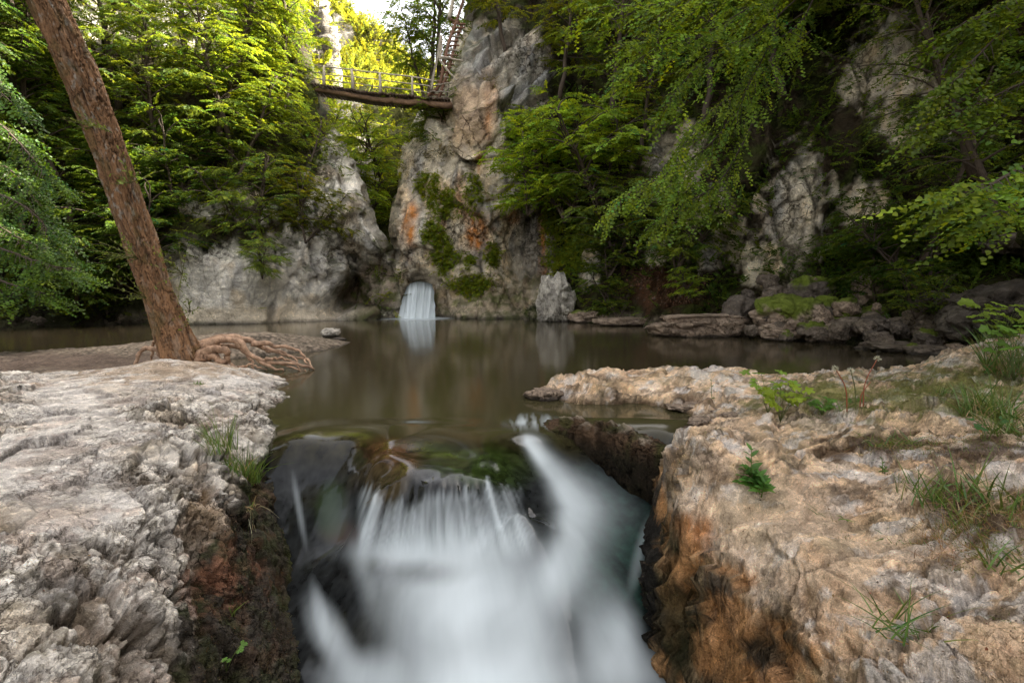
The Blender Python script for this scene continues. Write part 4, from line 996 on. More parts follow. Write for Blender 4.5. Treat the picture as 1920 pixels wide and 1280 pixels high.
# ------------------------------------------------------------------ boughs that hang into the picture
def bough_thing(name, label, cat, base, boughs, leaf=1.0, tint=(1, 1, 1), seed=1, group=None, step=.17, side=.55, rad=.03):
    e = empty(name, base); g = np.random.default_rng(seed); tag(e, label, cat, group)
    for pts in boughs:
        B = np.array([P(*q) for q in pts]); n = 24; t = np.linspace(0, 1, len(B)); s = np.linspace(0, 1, n)
        B = np.stack([tps_line(t, B[:, j], s) for j in range(3)], 1) + np.cumsum(g.normal(0, .01, (n, 3)), 0)
        L = np.linalg.norm(np.diff(B, axis=0), axis=1).sum(); mb = MB(); mb.tube(B - base, np.linspace(rad, .005, n), 6, BARKC)
        T = np.gradient(B, axis=0); T /= np.linalg.norm(T, axis=1)[:, None]
        pos, dr, up, sc = [], [], [], []
        for q in range(int(L / step)):
            u = .12 + .88 * (q + g.uniform(0, 1)) / (L / step); u = min(u, 1)
            p = np.array([np.interp(u, s, B[:, j]) for j in range(3)]); d = np.array([np.interp(u, s, T[:, j]) for j in range(3)])
            for sd_ in (-1, 1):
                a = sd_ * radians(g.uniform(30, 70)); l = side * (1.1 - u) * g.uniform(.4, 1.3) + .1
                f = np.array([d[0] * cos(a) - d[1] * sin(a), d[0] * sin(a) + d[1] * cos(a), d[2] * .5 - .18]); f /= np.linalg.norm(f)
                k = np.linspace(0, 1, 5)[:, None]; W_ = p + f * l * k + np.array([0, 0, -.22]) * l * k ** 2
                mb.tube(W_ - base, np.linspace(.008, .003, 5), 3, BARKC, cap=False)
                for w_ in range(max(1, int(l / .22)) + 1):
                    x = p + f * l * w_ / max(1, int(l / .22)); x[2] -= .22 * l * (w_ / max(1, int(l / .22))) ** 2
                    aa = g.uniform(-1.1, 1.1); x = x + g.normal(0, .05, 3)
                    pos.append(x); dr.append([f[0] * cos(aa) - f[1] * sin(aa), f[0] * sin(aa) + f[1] * cos(aa), f[2] - .12 + g.normal(0, .15)]); up.append([g.normal(0, .4), g.normal(-.5, .4), 1]); sc.append(leaf * g.uniform(.7, 1.15))
        V, Q, C = lay_sprays(np.array(pos), np.array(dr), np.array(up), np.array(sc), SPRN, g, GREEN * [1, 1.0, .75], .28)
        br = mb.build('bough', M_bark, e)
        lf = mesh_np('foliage', V - base, Q, M_nleaf, C, br, smooth=False); lf.color = (*tint, 1)
    return e
def tps_line(t, v, s):
    # smooth curve through the points
    out = np.empty(len(s)); m = np.gradient(v, t)
    for i, x in enumerate(s):
        k = min(max(int(np.searchsorted(t, x, 'right')) - 1, 0), len(t) - 2); h = t[k + 1] - t[k]; u = (x - t[k]) / h
        out[i] = (2 * u ** 3 - 3 * u ** 2 + 1) * v[k] + (u ** 3 - 2 * u ** 2 + u) * h * m[k] + (-2 * u ** 3 + 3 * u ** 2) * v[k + 1] + (u ** 3 - u ** 2) * h * m[k + 1]
    return out
bough_thing('overhanging_tree', 'tree whose long bright leafy boughs hang over the right bank', 'tree', P(1560, -60, 11.5),
  [[(1560, -60, 11.5), (1450, -10, 11.3), (1330, 60, 10.8), (1240, 90, 10.4), (1180, 125, 10.2)],
   [(1540, -40, 11.5), (1430, 60, 11.3), (1350, 100, 10.9), (1290, 160, 10.6), (1260, 215, 10.5)],
   [(1540, -40, 11.5), (1500, 40, 11.6), (1440, 90, 11.2), (1400, 170, 11), (1370, 240, 10.9)],
   [(1520, 60, 11.8), (1420, 150, 11.8), (1330, 220, 11.4), (1290, 280, 11.2), (1270, 330, 11.1)],
   [(1400, 190, 12.2), (1330, 270, 12), (1260, 320, 11.8), (1200, 350, 11.5), (1150, 400, 11.3)],
   [(1420, 210, 12.2), (1360, 330, 12), (1290, 380, 11.8), (1230, 420, 11.6)], [(1350, 80, 11.2), (1280, 70, 10.8), (1220, 60, 10.6), (1160, 90, 10.5)],
   [(1600, -80, 11), (1380, -20, 10.6), (1240, 10, 10.2), (1100, 20, 10)]], 1.35, (1.5, 1.6, 1.15), 31, step=.22, side=.95, rad=.022)
bough_thing('overhanging_tree', 'tree at the right edge, only a bough with large bright leaves showing', 'tree', P(2150, 240, 6.0),
  [[(2150, 240, 6), (2000, 290, 5.6), (1900, 320, 5.3), (1830, 345, 5.1), (1790, 350, 5.0)], [(2150, 260, 6), (2000, 350, 5.7), (1920, 380, 5.4), (1860, 400, 5.3)]], 1.1, (1.3, 1.4, 1.0), 37, step=.14, side=.3)
bough_thing('overhanging_tree', 'tree in the top right corner with drooping dark green boughs', 'tree', P(2150, -200, 8),
  [[(2150, -200, 8), (2000, -60, 7.6), (1900, 40, 7.3), (1830, 110, 7.2), (1780, 160, 7.1)], [(2200, -60, 8), (2000, 100, 7.5), (1860, 180, 7.3), (1740, 230, 7.2)], [(2050, -160, 8), (1950, -40, 7.6), (1860, 20, 7.5), (1800, 50, 7.4)]], 1.25, (.95, 1.0, .6), 41, side=.5)
bough_thing('overhanging_tree', 'leafy blue green tree filling the left edge below the top', 'tree', P(-250, 250, 12),
  [[(-250, 250, 12), (-100, 200, 11.5), (0, 230, 11), (60, 290, 10.8), (90, 330, 10.7)], [(-250, 300, 12), (-100, 330, 11.4), (0, 360, 11), (70, 400, 10.8), (100, 440, 10.7)],
   [(-250, 380, 12), (-100, 430, 11.4), (0, 460, 11), (80, 490, 10.8), (150, 505, 10.7)], [(-250, 450, 12), (-80, 500, 11.4), (20, 530, 11), (90, 548, 10.8)], [(-250, 200, 12), (-80, 270, 11.8), (20, 310, 11.5), (60, 370, 11.2)],
   [(-200, -60, 11), (-100, 20, 10.6), (-30, 120, 10.4), (20, 190, 10.2)], [(-250, 420, 12.5), (-60, 400, 12.3), (30, 440, 12), (110, 470, 11.8)]], 1.25, (.46, .62, .5), 43, side=.8, rad=.045)
# ================================================================== the leaning tree and its roots
def leaning_tree():
    base = np.array(vec(G(345, 690, .08)))
    e = empty('leaning_tree', base); tag(e, 'thick leaning trunk with furrowed red brown bark and bare exposed roots, left foreground', 'tree')
    ctl = [(352, 712, 8.55), (345, 680, 8.5), (322, 620, 8.4), (300, 560, 8.25), (254, 430, 7.9), (203, 270, 7.5), (150, 140, 7.15), (88, 0, 6.8), (30, -130, 6.5), (-40, -280, 6.3), (-110, -430, 6.2)]
    B = np.array([P(*c) for c in ctl]); wpx = [54, 46, 39, 35.5, 37, 35.5, 37, 37, 36, 34, 32]
    R = np.array([w * .68 * c[2] / F for w, c in zip(wpx, ctl)])
    t = np.linspace(0, 1, len(B)); n, m = 760, 150; s = np.linspace(0, 1, n)
    C = np.stack([tps_line(t, B[:, j], s) for j in range(3)], 1); r = tps_line(t, R, s)
    T = np.gradient(C, axis=0); T /= np.linalg.norm(T, axis=1)[:, None]
    a = np.cross(T, [0, 1, 0]); a /= np.linalg.norm(a, axis=1)[:, None]; b = np.cross(T, a)
    L = np.concatenate([[0], np.cumsum(np.linalg.norm(np.diff(C, axis=0), axis=1))])
    th = np.linspace(0, 2 * pi, m, endpoint=False)
    TT, LL = np.meshgrid(th, L); q = np.stack([np.cos(TT) * .3, np.sin(TT) * .3, LL], -1).reshape(-1, 3)
    tw = fbm(q * [1, 1, 1.2], 2, 700) * .12
    qq = q + np.stack([tw, -tw, 0 * tw], 1)
    d1, e1, c1 = facet(qq * [15, 15, 1.7], 701, .5, 1.3)
    d2, e2, c2 = facet(qq * [30, 30, 6], 703, .5, .9)
    rg = ridged(qq * [13, 13, 1.2], 3, 705)
    big = fbm(q * [2.5, 2.5, .8], 3, 707)
    flare = np.exp(-LL.ravel() / .35) * (.10 + .14 * np.cos(TT.ravel() * 5 + 1) + .08 * np.cos(TT.ravel() * 3))
    d = d1 * .024 + d2 * .007 + rg * .014 + big * .035 + flare + fbm(q * 30, 3, 709) * .004
    RR = (np.repeat(r, m) + d)
    dirs = (a[:, None] * np.cos(th)[None, :, None] + b[:, None] * np.sin(th)[None, :, None]).reshape(-1, 3)
    V = np.repeat(C, m, 0) + dirs * RR[:, None]
    col = np.array([.225, .125, .065])[None] * (.75 + .5 * c1[:, None])
    col = lerp(col, np.array([.055, .034, .022]), np.clip(1.0 - e1 + .8 * sstep(.35, -.2, rg) + .35 * (1 - e2), 0, 1) * .92)
    col = lerp(col, np.array([.26, .20, .15]), sstep(.15, .5, fbm(q * [9, 9, 4], 4, 711)) * .45)
    col = lerp(col, np.array([.34, .33, .29]), sstep(.35, .6, fbm(q * [12, 12, 8], 4, 713)) * .6 * sstep(2, 3, LL.ravel()))
    col = lerp(col, MOSS, sstep(.2, .5, fbm(q * 3, 3, 717) + .25 * (np.cos(TT.ravel() - .3) > .3)) * .3)
    i = np.arange(n * m).reshape(n, m); j = np.roll(i, -1, 1)
    Q = np.stack([i[:-1], i[1:], j[1:], j[:-1]], -1).reshape(-1, 4)
    mesh_np('trunk', V - base, Q, M_tbark, col, e)
    g = np.random.default_rng(71)
    roots = [([(372, 672, 8.5), (392, 648, 8.5), (418, 637, 8.6), (446, 640, 8.6), (466, 662, 8.6), (500, 678, 8.6), (545, 682, 8.65), (588, 690, 8.7)], .075, .016),
             ([(368, 650, 8.6), (405, 637, 8.7), (448, 634, 8.8), (476, 642, 8.9), (505, 655, 9.0), (545, 668, 9.0), (572, 672, 9.0), (586, 690, 8.75)], .07, .014),
             ([(375, 665, 8.4), (402, 655, 8.4), (424, 660, 8.4), (428, 680, 8.45), (446, 697, 8.45)], .075, .025),
             ([(372, 676, 8.35), (392, 668, 8.35), (412, 676, 8.35), (430, 688, 8.4)], .06, .03),
             ([(440, 640, 8.6), (456, 655, 8.6), (480, 672, 8.6), (512, 690, 8.55), (532, 694, 8.55)], .05, .014),
             ([(470, 643, 8.8), (505, 645, 8.9), (540, 652, 9.0), (566, 662, 9.0), (578, 676, 8.9)], .045, .012),
             ([(500, 656, 9), (528, 660, 9), (552, 672, 8.9), (560, 686, 8.7)], .03, .010),
             ([(395, 648, 8.7), (420, 648, 8.8), (455, 655, 8.9), (470, 676, 8.8), (478, 692, 8.6)], .045, .014),
             ([(490, 676, 8.6), (512, 672, 8.6), (540, 674, 8.7), (566, 682, 8.7)], .028, .008),
             ([(330, 690, 8.4), (300, 662, 8.4), (278, 652, 8.5), (260, 664, 8.5), (252, 678, 8.4)], .05, .022),
             ([(326, 668, 8.7), (300, 648, 8.9), (288, 642, 9.0), (280, 655, 9.1)], .035, .018),
             ([(360, 640, 8.7), (396, 655, 8.5), (408, 672, 8.4), (420, 694, 8.35)], .045, .02),
             ([(440, 690, 8.5), (470, 684, 8.5), (500, 690, 8.55)], .02, .008), ([(520, 680, 8.7), (550, 690, 8.6), (574, 696, 8.6)], .018, .006)]
    for k, (pts, r0, r1) in enumerate(roots):
        B = np.array([P(*p) for p in pts]); B[-1, 2] = min(B[-1, 2], .02)
        t = np.linspace(0, 1, len(B)); nn = 60; s = np.linspace(0, 1, nn)
        Cc = np.stack([tps_line(t, B[:, j], s) for j in range(3)], 1) + np.stack([fbm(np.stack([s * 7 + k * 5, s * 0, s * 0 + j], 1), 3, 730) * .035 for j in range(3)], 1)
        rr = r0 * 1.25 + (r1 * 1.1 - r0 * 1.25) * s ** .65 + fbm(np.stack([s * 12, s * 0 + k, s * 0], 1), 2, 733) * .008
        mb = MB(); mb.tube(Cc - base, np.maximum(rr, .005), 12)
        vv = mb.V[0]; c = np.array([.33, .21, .135])[None] * (1 + .5 * fbm(vv * [9, 9, 9], 4, 735))[:, None]
        c = lerp(c, np.array([.14, .08, .05]), sstep(.0, .5, fbm(vv * [14, 14, 14], 4, 737)) * .7)
        mb.C = [c]; mb.build('root', M_root, e)
    # little willow shoots on the bark
    for k, (px, py, Y, n_, L_) in enumerate([(185, 235, 7.1, 5, .34), (255, 330, 7.4, 9, .42), (232, 470, 7.5, 10, .5), (330, 500, 7.9, 12, .55), (345, 570, 8.1, 7, .4), (250, 545, 7.9, 8, .42), (150, 225, 7.1, 4, .3)]):
        o = P(px, py, Y); rt = P(px + (12 if px > 300 else 25 if px < 255 else -12), py + 14, Y + .12)
        mb = MB(); pos, dr, up = [], [], []
        for q in range(n_):
            ax = g.normal(0, 1, 3) + [(.5 if px > 300 else -.5), -.6, .5]; ax /= np.linalg.norm(ax); l = L_ * g.uniform(.5, 1)
            kk = np.linspace(0, 1, 6)[:, None]; ww = rt + (o - rt) * kk + ax * l * kk + np.array([0, 0, -.12]) * l * kk ** 2
            mb.tube(ww - base, np.linspace(.006, .002, 6), 4, [.12, .12, .04])
            for u in np.linspace(.3, 1, 7):
                dd = ax * .8 + g.normal(0, .55, 3); pos.append(ww[int(u * 5)]); dr.append(dd); up.append(g.normal(0, .5, 3) + [0, 0, 1])
        pos = np.array(pos); Rm = frames(pos, np.array(dr), np.array(up)); LV, LQ = leaf_shape(True); LV = LV * [1, .42, 1]
        sc = g.uniform(.07, .12, len(pos)); V = pos[:, None] + np.einsum('nij,kj->nki', Rm, LV) * sc[:, None, None]
        Q = (LQ[None] + (np.arange(len(pos)) * len(LV))[:, None, None]).reshape(-1, 4)
        cc = GREEN * [1.3, 1.2, 1.5] * g.uniform(.7, 1.3, (len(pos), 1))
        st = mb.build('shoot', M_bark, e); mesh_np('leaves', V.reshape(-1, 3) - base, Q, M_nleaf, np.repeat(cc, len(LV), 0), st, smooth=False)
M_tbark = simple_mat('furrowed_bark', .85, (70, 70, 14), .9, .25, .55, 1.4, .008)
M_root = simple_mat('bare_root', .7, (40, 40, 40), .5, .3, .7, 1.3, .006)
leaning_tree()

# ================================================================== boulders
def ico(sub):
    import bmesh
    bm = bmesh.new(); bmesh.ops.create_icosphere(bm, subdivisions=sub, radius=1)
    V = np.array([v.co[:] for v in bm.verts]); T = np.array([[v.index for v in f.verts] for f in bm.faces]); bm.free(); return V, T
ICO = {k: ico(k) for k in (4, 5, 6)}
def boulder(px, py, Y, w, h, dp, label=None, col='tan', seed=0, rz=0, group=None, moss=0, name='boulder', cat='boulder', sub=5, flat=0, tilt=0, z0=None, mat=None, wet=.06):
    """px, py = middle of its foot; w, h, dp in metres"""
    V0, T = ICO[sub]; g = np.random.default_rng(900 + seed)
    V = np.sign(V0) * np.abs(V0) ** .82
    V = V / np.linalg.norm(V, axis=1)[:, None] ** .6
    s = V + g.uniform(-9, 9, 3)
    a, e1, c1 = facet(s * 1.1, 31, .9, .12); b, e2, c2 = facet(s * 3.2, 33, .9, .2); f = fbm(s * 3, 5, 35, .55)
    n = V0
    V = V * (1 + a * .34 + b * .09 + f * .07)[:, None]
    if flat: V[:, 2] = np.where(V[:, 2] > flat, flat + (V[:, 2] - flat) * .3, V[:, 2])
    V = V * [w / 2, dp / 2, h * .62]; V[:, 2] += h * .38
    ca, sa = cos(rz), sin(rz); V = np.stack([V[:, 0] * ca - V[:, 1] * sa, V[:, 0] * sa + V[:, 1] * ca, V[:, 2]], 1)
    ct, st = cos(tilt), sin(tilt); V = np.stack([V[:, 0] * ct + V[:, 2] * st, V[:, 1], -V[:, 0] * st + V[:, 2] * ct], 1)
    base = P(px, py, Y)
    if z0 is not None: base = np.array(vec(G(px, py, z0)))
    Wv = V + base
    bc = {'tan': np.array([.36, .27, .20]), 'pale': np.array([.46, .42, .36]), 'dark': np.array([.13, .105, .085]), 'brown': np.array([.19, .15, .115]), 'mud': np.array([.085, .07, .055])}[col]
    c = bc[None] * (.8 + .4 * c2[:, None]); c = lerp(c, bc * 1.5 + .03, sstep(.05, .5, fbm(Wv * 5 / max(w, .3), 4, 37)) * .6)
    c = lerp(c, DARK, (1 - e2) * .5); c = lerp(c, DARK, sstep(.2, .5, fbm(Wv * 9 / max(w, .3), 4, 39)) * .4)
    up = V0[:, 2] + .5 * fbm(Wv * 3 / max(w, .3), 4, 41)
    if moss: c = lerp(c, np.array([.13, .17, .02]), sstep(.85 - moss, 1.1 - moss, up) * .95)
    c = lerp(c, DARK * .7, sstep(wet + .03, wet - .03, Wv[:, 2] + .03 * f) * .85 * (abs(base[2]) < .3))
    o = mesh_np(name, V, None, mat or M_boulder, c, F3=T); o.location = vec(base)
    tag(o, label, cat, group); return o
gb = 'boulders on the right bank'
boulder(1322, 628, 15.2, 2.9, .80, 1.6, 'long pale boulder with a cracked flat top, leftmost big one on the right bank', 'tan', 1, .15, gb, sub=6, flat=.45)
boulder(1385, 612, 15.6, 1.1, .9, 1.2, 'grey boulder end piece between the long pale boulder and the mossy boulder', 'dark', 2, .6, gb)
boulder(1042, 602, 21.8, 1.5, 2.0, 1.4, 'pale pointed rock with a white face, rising from the water right of the central cliff', 'pale', 3, .2, None, name='rock', cat='rock', sub=6)
boulder(1105, 604, 21.2, 1.7, .5, 1.2, 'low ochre rock at the waterline right of the pale pointed rock', 'tan', 4, .0, None, name='rock', cat='rock', moss=.3)
boulder(1180, 610, 19.6, 2.6, .45, 1.4, 'low pale ledge rock at the waterline under the dense green bush', 'tan', 5, .1, None, name='rock', cat='rock', flat=.3)
boulder(1478, 622, 14.6, 1.9, .98, 1.7, 'large boulder with a thick cushion of green moss on top', 'tan', 6, .3, gb, moss=.75, sub=6)
boulder(1545, 612, 14.6, .75, .85, .9, 'mossy block right behind the thick cushion boulder', 'dark', 7, .2, gb, moss=.6)
boulder(1585, 618, 14.2, 1.2, .5, 1.0, 'low mossy stone in the second row on the right bank', 'brown', 8, .4, gb, moss=.6)
boulder(1632, 606, 14.0, .9, .45, .9, 'small mossy stone right of the low mossy stone', 'brown', 9, .1, gb, moss=.6)
boulder(1520, 575, 15.6, 1.6, .9, 1.2, 'dark boulder with moss behind the thick cushion boulder', 'dark', 10, .5, gb, moss=.45)
boulder(1630, 568, 15.0, 1.1, .8, 1.0, 'pinkish brown pointed boulder higher on the right bank', 'tan', 11, .2, gb)
boulder(1465, 636, 14.0, 1.3, .42, 1.0, 'tan stone at the waterline in front of the thick cushion boulder', 'tan', 12, .2, gb)
boulder(1548, 640, 13.4, 1.1, .5, .9, 'tan angular stone at the waterline, second from the thick cushion boulder', 'tan', 13, .5, gb)
boulder(1600, 634, 13.5, 1.0, .5, .9, 'brown stone at the waterline left of the flat shelf stone', 'brown', 14, .1, gb)
boulder(1690, 660, 11.6, 1.6, .34, 1.1, 'broad flat grey stone shelf at the waterline', 'brown', 15, .1, gb, flat=.2, sub=6)
boulder(1750, 668, 11.0, 1.3, .38, .9, 'second flat grey stone, right of the broad flat shelf', 'brown', 16, .3, gb, flat=.2)
boulder(1690, 632, 12.9, 1.3, .5, 1.1, 'brown stone right behind the flat shelf stone', 'brown', 17, .6, gb)
boulder(1760, 636, 12.2, 1.1, .55, 1.0, 'brown round stone behind the second flat stone', 'brown', 18, .2, gb)
boulder(1880, 612, 11.0, 2.6, .95, 1.9, 'huge dark slanting boulder at the right edge', 'mud', 19, .2, gb, sub=6, tilt=-.18)
boulder(1900, 470, 12.6, 1.4, .4, 1.0, 'dark slab high on the right bank at the edge, over the huge slanting boulder', 'dark', 20, .2, gb)
boulder(1765, 590, 12.6, 1.0, .55, .9, 'grey brown boulder left of the huge dark boulder', 'dark', 21, .2, gb)
gs = 'small stones along the right bank'
g_ = np.random.default_rng(77)
spots = []
for k in range(46):
    px = g_.uniform(1400, 1860); f_ = g_.uniform(0, 1) ** .8; yb = np.interp(px, [1230, 1400, 1550, 1700, 1900], [622, 632, 646, 664, 672]); py = yb - 110 * (1 - f_)
    Yb = np.interp(px, [1230, 1400, 1550, 1700, 1900], [15.6, 14.2, 12.6, 11.0, 10.4]); Y = Yb + (1 - f_) * 3.0
    w = g_.uniform(.22, .7)
    boulder(px, py, Y, w, w * g_.uniform(.5, .8), w * g_.uniform(.7, 1.1), 'small loose stone among the boulders of the right bank', g_.choice(['tan', 'brown', 'dark', 'brown']), 100 + k, g_.uniform(0, 3), gs, moss=(.5 if g_.uniform() < .3 else 0), sub=4, name='stone', cat='stone')
gl2 = 'small stones along the far left shore'
for k in range(26):
    px = g_.uniform(-20, 240); py = g_.uniform(588, 618); Y = 18.6 + (610 - py) * .05 + px * .006; w = g_.uniform(.3, .9)
    boulder(px, py, Y, w, w * .6, w, 'small dark stone on the far left shore under the trees', g_.choice(['dark', 'brown']), 160 + k, g_.uniform(0, 3), gl2, sub=4, name='stone', cat='stone')
boulder(621, 631, None or 13.0, .52, .24, .40, 'white round stone alone in the pool beyond the gravel spit', 'pale', 220, .2, None, name='stone', cat='stone', z0=.0, sub=5, mat=M_rock)
boulder(636, 638, 13, .36, .07, .2, 'thin flat dark stone in the water beside the white round stone', 'dark', 221, .1, None, name='stone', cat='stone', z0=.0, sub=4)
boulder(408, 636, 12, .12, .10, .10, 'small white pebble on the gravel spit behind the roots', 'pale', 222, .1, None, name='stone', cat='stone', z0=.06, sub=4)
boulder(1022, 750, 13, .46, .16, .30, 'small wet stone at the tip of the right shelf, its top pale', 'tan', 223, -.1, None, name='stone', cat='stone', z0=-.02, sub=5, mat=M_rock, wet=.05)
for k, (px, py, w, h, lab) in enumerate([(1215, 748, .20, .08, 'tan round stone under the edge of the right shelf'), (1248, 745, .28, .09, 'oval tan stone under the edge of the right shelf, beside the round one'), (1290, 765, .42, .07, 'flat tan slab stepping into the inlet'), (1312, 792, .36, .07, 'angular tan slab at the inner end of the inlet'), (1368, 785, .30, .10, 'tan block above the inner end of the inlet'),
                                      (1262, 765, .26, .05, 'thin tan slab at the inlet edge'), (1330, 772, .3, .07, 'flat tan slab between the inlet and the lobed plant')]):
    boulder(px, py, 0, w, h, w * .6, lab, 'tan', 230 + k, .3 * k, 'stones at the inlet of the right shelf', name='stone', cat='stone', z0=.02, sub=4, mat=M_rock, flat=.3, wet=.0)
# the brown bar across the inlet
def bar():
    pts = np.array([G(1018, 800, -.03), G(1060, 800, -.03), G(1110, 812, -.03), G(1170, 830, -.03), G(1230, 846, -.04), G(1290, 858, -.04)])
    V0, T = ICO[6]; t = (V0[:, 0] + 1) / 2; k = np.linspace(0, 1, len(pts))
    C = np.stack([np.interp(t, k, pts[:, j]) for j in range(3)], 1)
    V = C + V0 * [0, .24, .12]; V[:, 0] += 0
    f = fbm(V * 7, 5, 951, .6); a, e1, c1 = facet(V * [5, 5, 8], 953, .9, .3)
    V = V + V0 * (f * .05 + a * .05)[:, None]; V[:, 2] = np.where(V[:, 2] < -.03, V[:, 2] * 4.5, V[:, 2])
    c = np.array([.085, .052, .03])[None] * (.7 + .6 * c1[:, None]); c = lerp(c, np.array([.40, .33, .25]), sstep(.10, .17, V[:, 2] + .12 * f) * .8)
    c = lerp(c, MOSS, sstep(0, .4, fbm(V * 5, 3, 955)) * .6); c = lerp(c, np.array([.02, .016, .01]), sstep(-.0, -.06, V[:, 2]) * .9)
    b = V.mean(0); o = mesh_np('rock_bar', V - b, None, M_rock, c, F3=T); o.location = vec(b)
    tag(o, 'low dark brown mossy rock bar beside the cascade lip, its crest pale', 'rock')
bar()

# ================================================================== footbridge
WOOD = np.array([.17, .10, .06]); PALEW = np.array([.42, .36, .28]); DWOOD = np.array([.07, .045, .03]); REDW = np.array([.20, .105, .065])
def bridge():
    b0 = P(720, 185, 24.5); e = empty('footbridge', b0); tag(e, 'rustic log footbridge with pole railings spanning the gap high above the pool', 'footbridge')
    Yf = lambda px: np.interp(px, [540, 850], [26.5, 23.4])
    log_ = [(566, 165), (588, 168), (640, 176), (690, 184), (720, 187), (760, 190), (800, 195), (846, 197)]
    for dy, r0, r1 in ((0, .085, .135), (1.1, .08, .12)):
        mb = MB(); pts = np.array([P(x, y, Yf(x) + dy) for x, y in log_]); s = np.linspace(0, 1, 50); t = np.linspace(0, 1, len(pts))
        C = np.stack([tps_line(t, pts[:, j], s) for j in range(3)], 1); C[:, 2] += fbm(np.stack([s * 9, s * 0 + dy, s * 0], 1), 3, 961) * .06
        mb.tube(C - b0, np.linspace(r0, r1, 50) + fbm(np.stack([s * 14, s * 0, s * 0 + dy], 1), 2, 963) * .02, 12, WOOD)
        v = mb.V[0]; mb.C = [WOOD[None] * (1 + .7 * fbm(v * [3, 8, 8], 4, 965))[:, None]]
        mb.build('beam', M_wood, e)
    for k in range(50):
        x = 568 + k * 5.6; y = np.interp(x, [q[0] for q in log_], [q[1] for q in log_]); Y = Yf(x); z = P(x, y, Y)[2] + .17 + random.uniform(-.015, .015)
        X = P(x, y, Y)[0]; mb = MB(); mb.box(np.array([X, Y - .26 - random.uniform(0, .12), z]) - b0, np.array([X, Y + 1.4, z]) - b0, .10, .07, DWOOD * random.uniform(.8, 1.6)); mb.build('plank', M_wood, e, smooth=False)
    posts = [(556, 152, 116, .05), (607, 163, 124, .10), (661, 168, 130, .10), (713, 174, 137, .09), (773, 180, 143, .07), (811, 182, 150, .04)]
    def rail(pts, r, col, nm='rail'):
        P3 = np.array([P(x, y, Yf(x) - .12) for x, y in pts]); s = np.linspace(0, 1, 24); t = np.linspace(0, 1, len(P3))
        C = np.stack([tps_line(t, P3[:, j], s) for j in range(3)], 1); C[:, 2] += fbm(np.stack([s * 6 + pts[0][1], s * 0, s * 0], 1), 2, 967) * .04
        mb = MB(); mb.tube(C - b0, r, 6, col); mb.build(nm, M_wood, e)
    for x, yb, yt, r in posts:
        mb = MB(); Y = Yf(x) - .15; mb.tube(np.array([P(x + 1, yb + 3, Y), P(x, (yb + yt) / 2, Y), P(x + random.uniform(-2, 2), yt, Y)]) - b0, [r * .9, r * .72, r * .62], 7, PALEW); mb.build('post', M_wood, e)
    rail([(p[0] if p[0] > 560 else 552, p[2] + 1) for p in posts] + [(835, 156)], .032, PALEW * .9)
    rail([(p[0], p[2] + 14) for p in posts] + [(833, 167)], .026, PALEW * .8)
    rail([(p[0], p[2] + 26 - (3 if p[0] < 600 else 0)) for p in posts], .024, PALEW * .7)
bridge()
def ladder():
    b0 = P(835, 185, 23.6); e = empty('ladder', b0); tag(e, 'steep stairway ladder of rough reddish poles climbing from the bridge to the cliff top', 'ladder')
    def pole(nm, pts, r, col):
        P3 = np.array([P(*p) for p in pts]); s = np.linspace(0, 1, 20); t = np.linspace(0, 1, len(P3))
        C = np.stack([tps_line(t, P3[:, j], s) for j in range(3)], 1) if len(P3) > 2 else P3[0] + (P3[1] - P3[0]) * s[:, None]
        C = C + np.stack([fbm(np.stack([s * 5 + pts[0][0], s * 0 + pts[0][1], s * 0 + j], 1), 2, 971) for j in range(3)], 1) * .03
        mb = MB(); mb.tube(C - b0, np.linspace(r, r * .8, 20), 7, col); mb.build(nm, M_wood, e)
    A = [(802, 181, 23.6), (820, 165, 23.5), (829, 140, 23.4), (834, 110, 23.5), (845, 70, 23.8), (858, 30, 24.3), (874, -15, 25)]
    B = [(823, 184, 23.6), (830, 165, 23.5), (838, 140, 23.5), (847, 110, 23.6), (856, 75, 23.9), (868, 45, 24.3)]
    pole('side_pole', A, .08, REDW * .9); pole('side_pole', B, .08, REDW * .8)
    ay = [a[1] for a in A][::-1]; ax = [a[0] for a in A][::-1]; aY = [a[2] for a in A][::-1]; by = [b[1] for b in B][::-1]; bx = [b[0] for b in B][::-1]
    for k in range(17):
        y = 178 - k * 8.3; x0 = np.interp(y, ay, ax); Y = np.interp(y, ay, aY); x1 = np.interp(y, by, bx)
        pole('rung', [(x0 - 4, y - 1, Y), (x1 + random.uniform(3, 9), y + random.uniform(-1, 2), Y + .05)], .045, random.choice([REDW, WOOD, PALEW * .6]))
    pole('post', [(809, 168, 23.3), (816, 130, 23.3), (821, 108, 23.3), (826, 70, 23.5)], .05, PALEW)
    pole('post', [(824, 110, 23.4), (827, 68, 23.7)], .085, PALEW)
    pole('post', [(843, 34, 24), (852, -12, 24.6)], .09, PALEW)
    pole('cross_pole', [(820, 106, 23.3), (868, 115, 23.6)], .045, PALEW); pole('cross_pole', [(820, 110, 23.3), (860, 112, 23.6)], .04, PALEW * .8)
    pole('cross_pole', [(824, 112, 23.3), (857, 152, 23.4)], .045, PALEW)
    pole('cross_pole', [(844, 38, 24), (862, 42, 24.3)], .06, REDW)
    pole('cross_pole', [(812, 160, 23.4), (850, 156, 23.5)], .035, PALEW * .7); pole('cross_pole', [(806, 172, 23.4), (846, 172, 23.5)], .035, PALEW * .6)
    pole('hand_rail', [(806, 166, 23.2), (818, 110, 23.2), (826, 60, 23.5), (842, 30, 24), (852, -20, 24.6)], .018, PALEW * .6)
ladder()

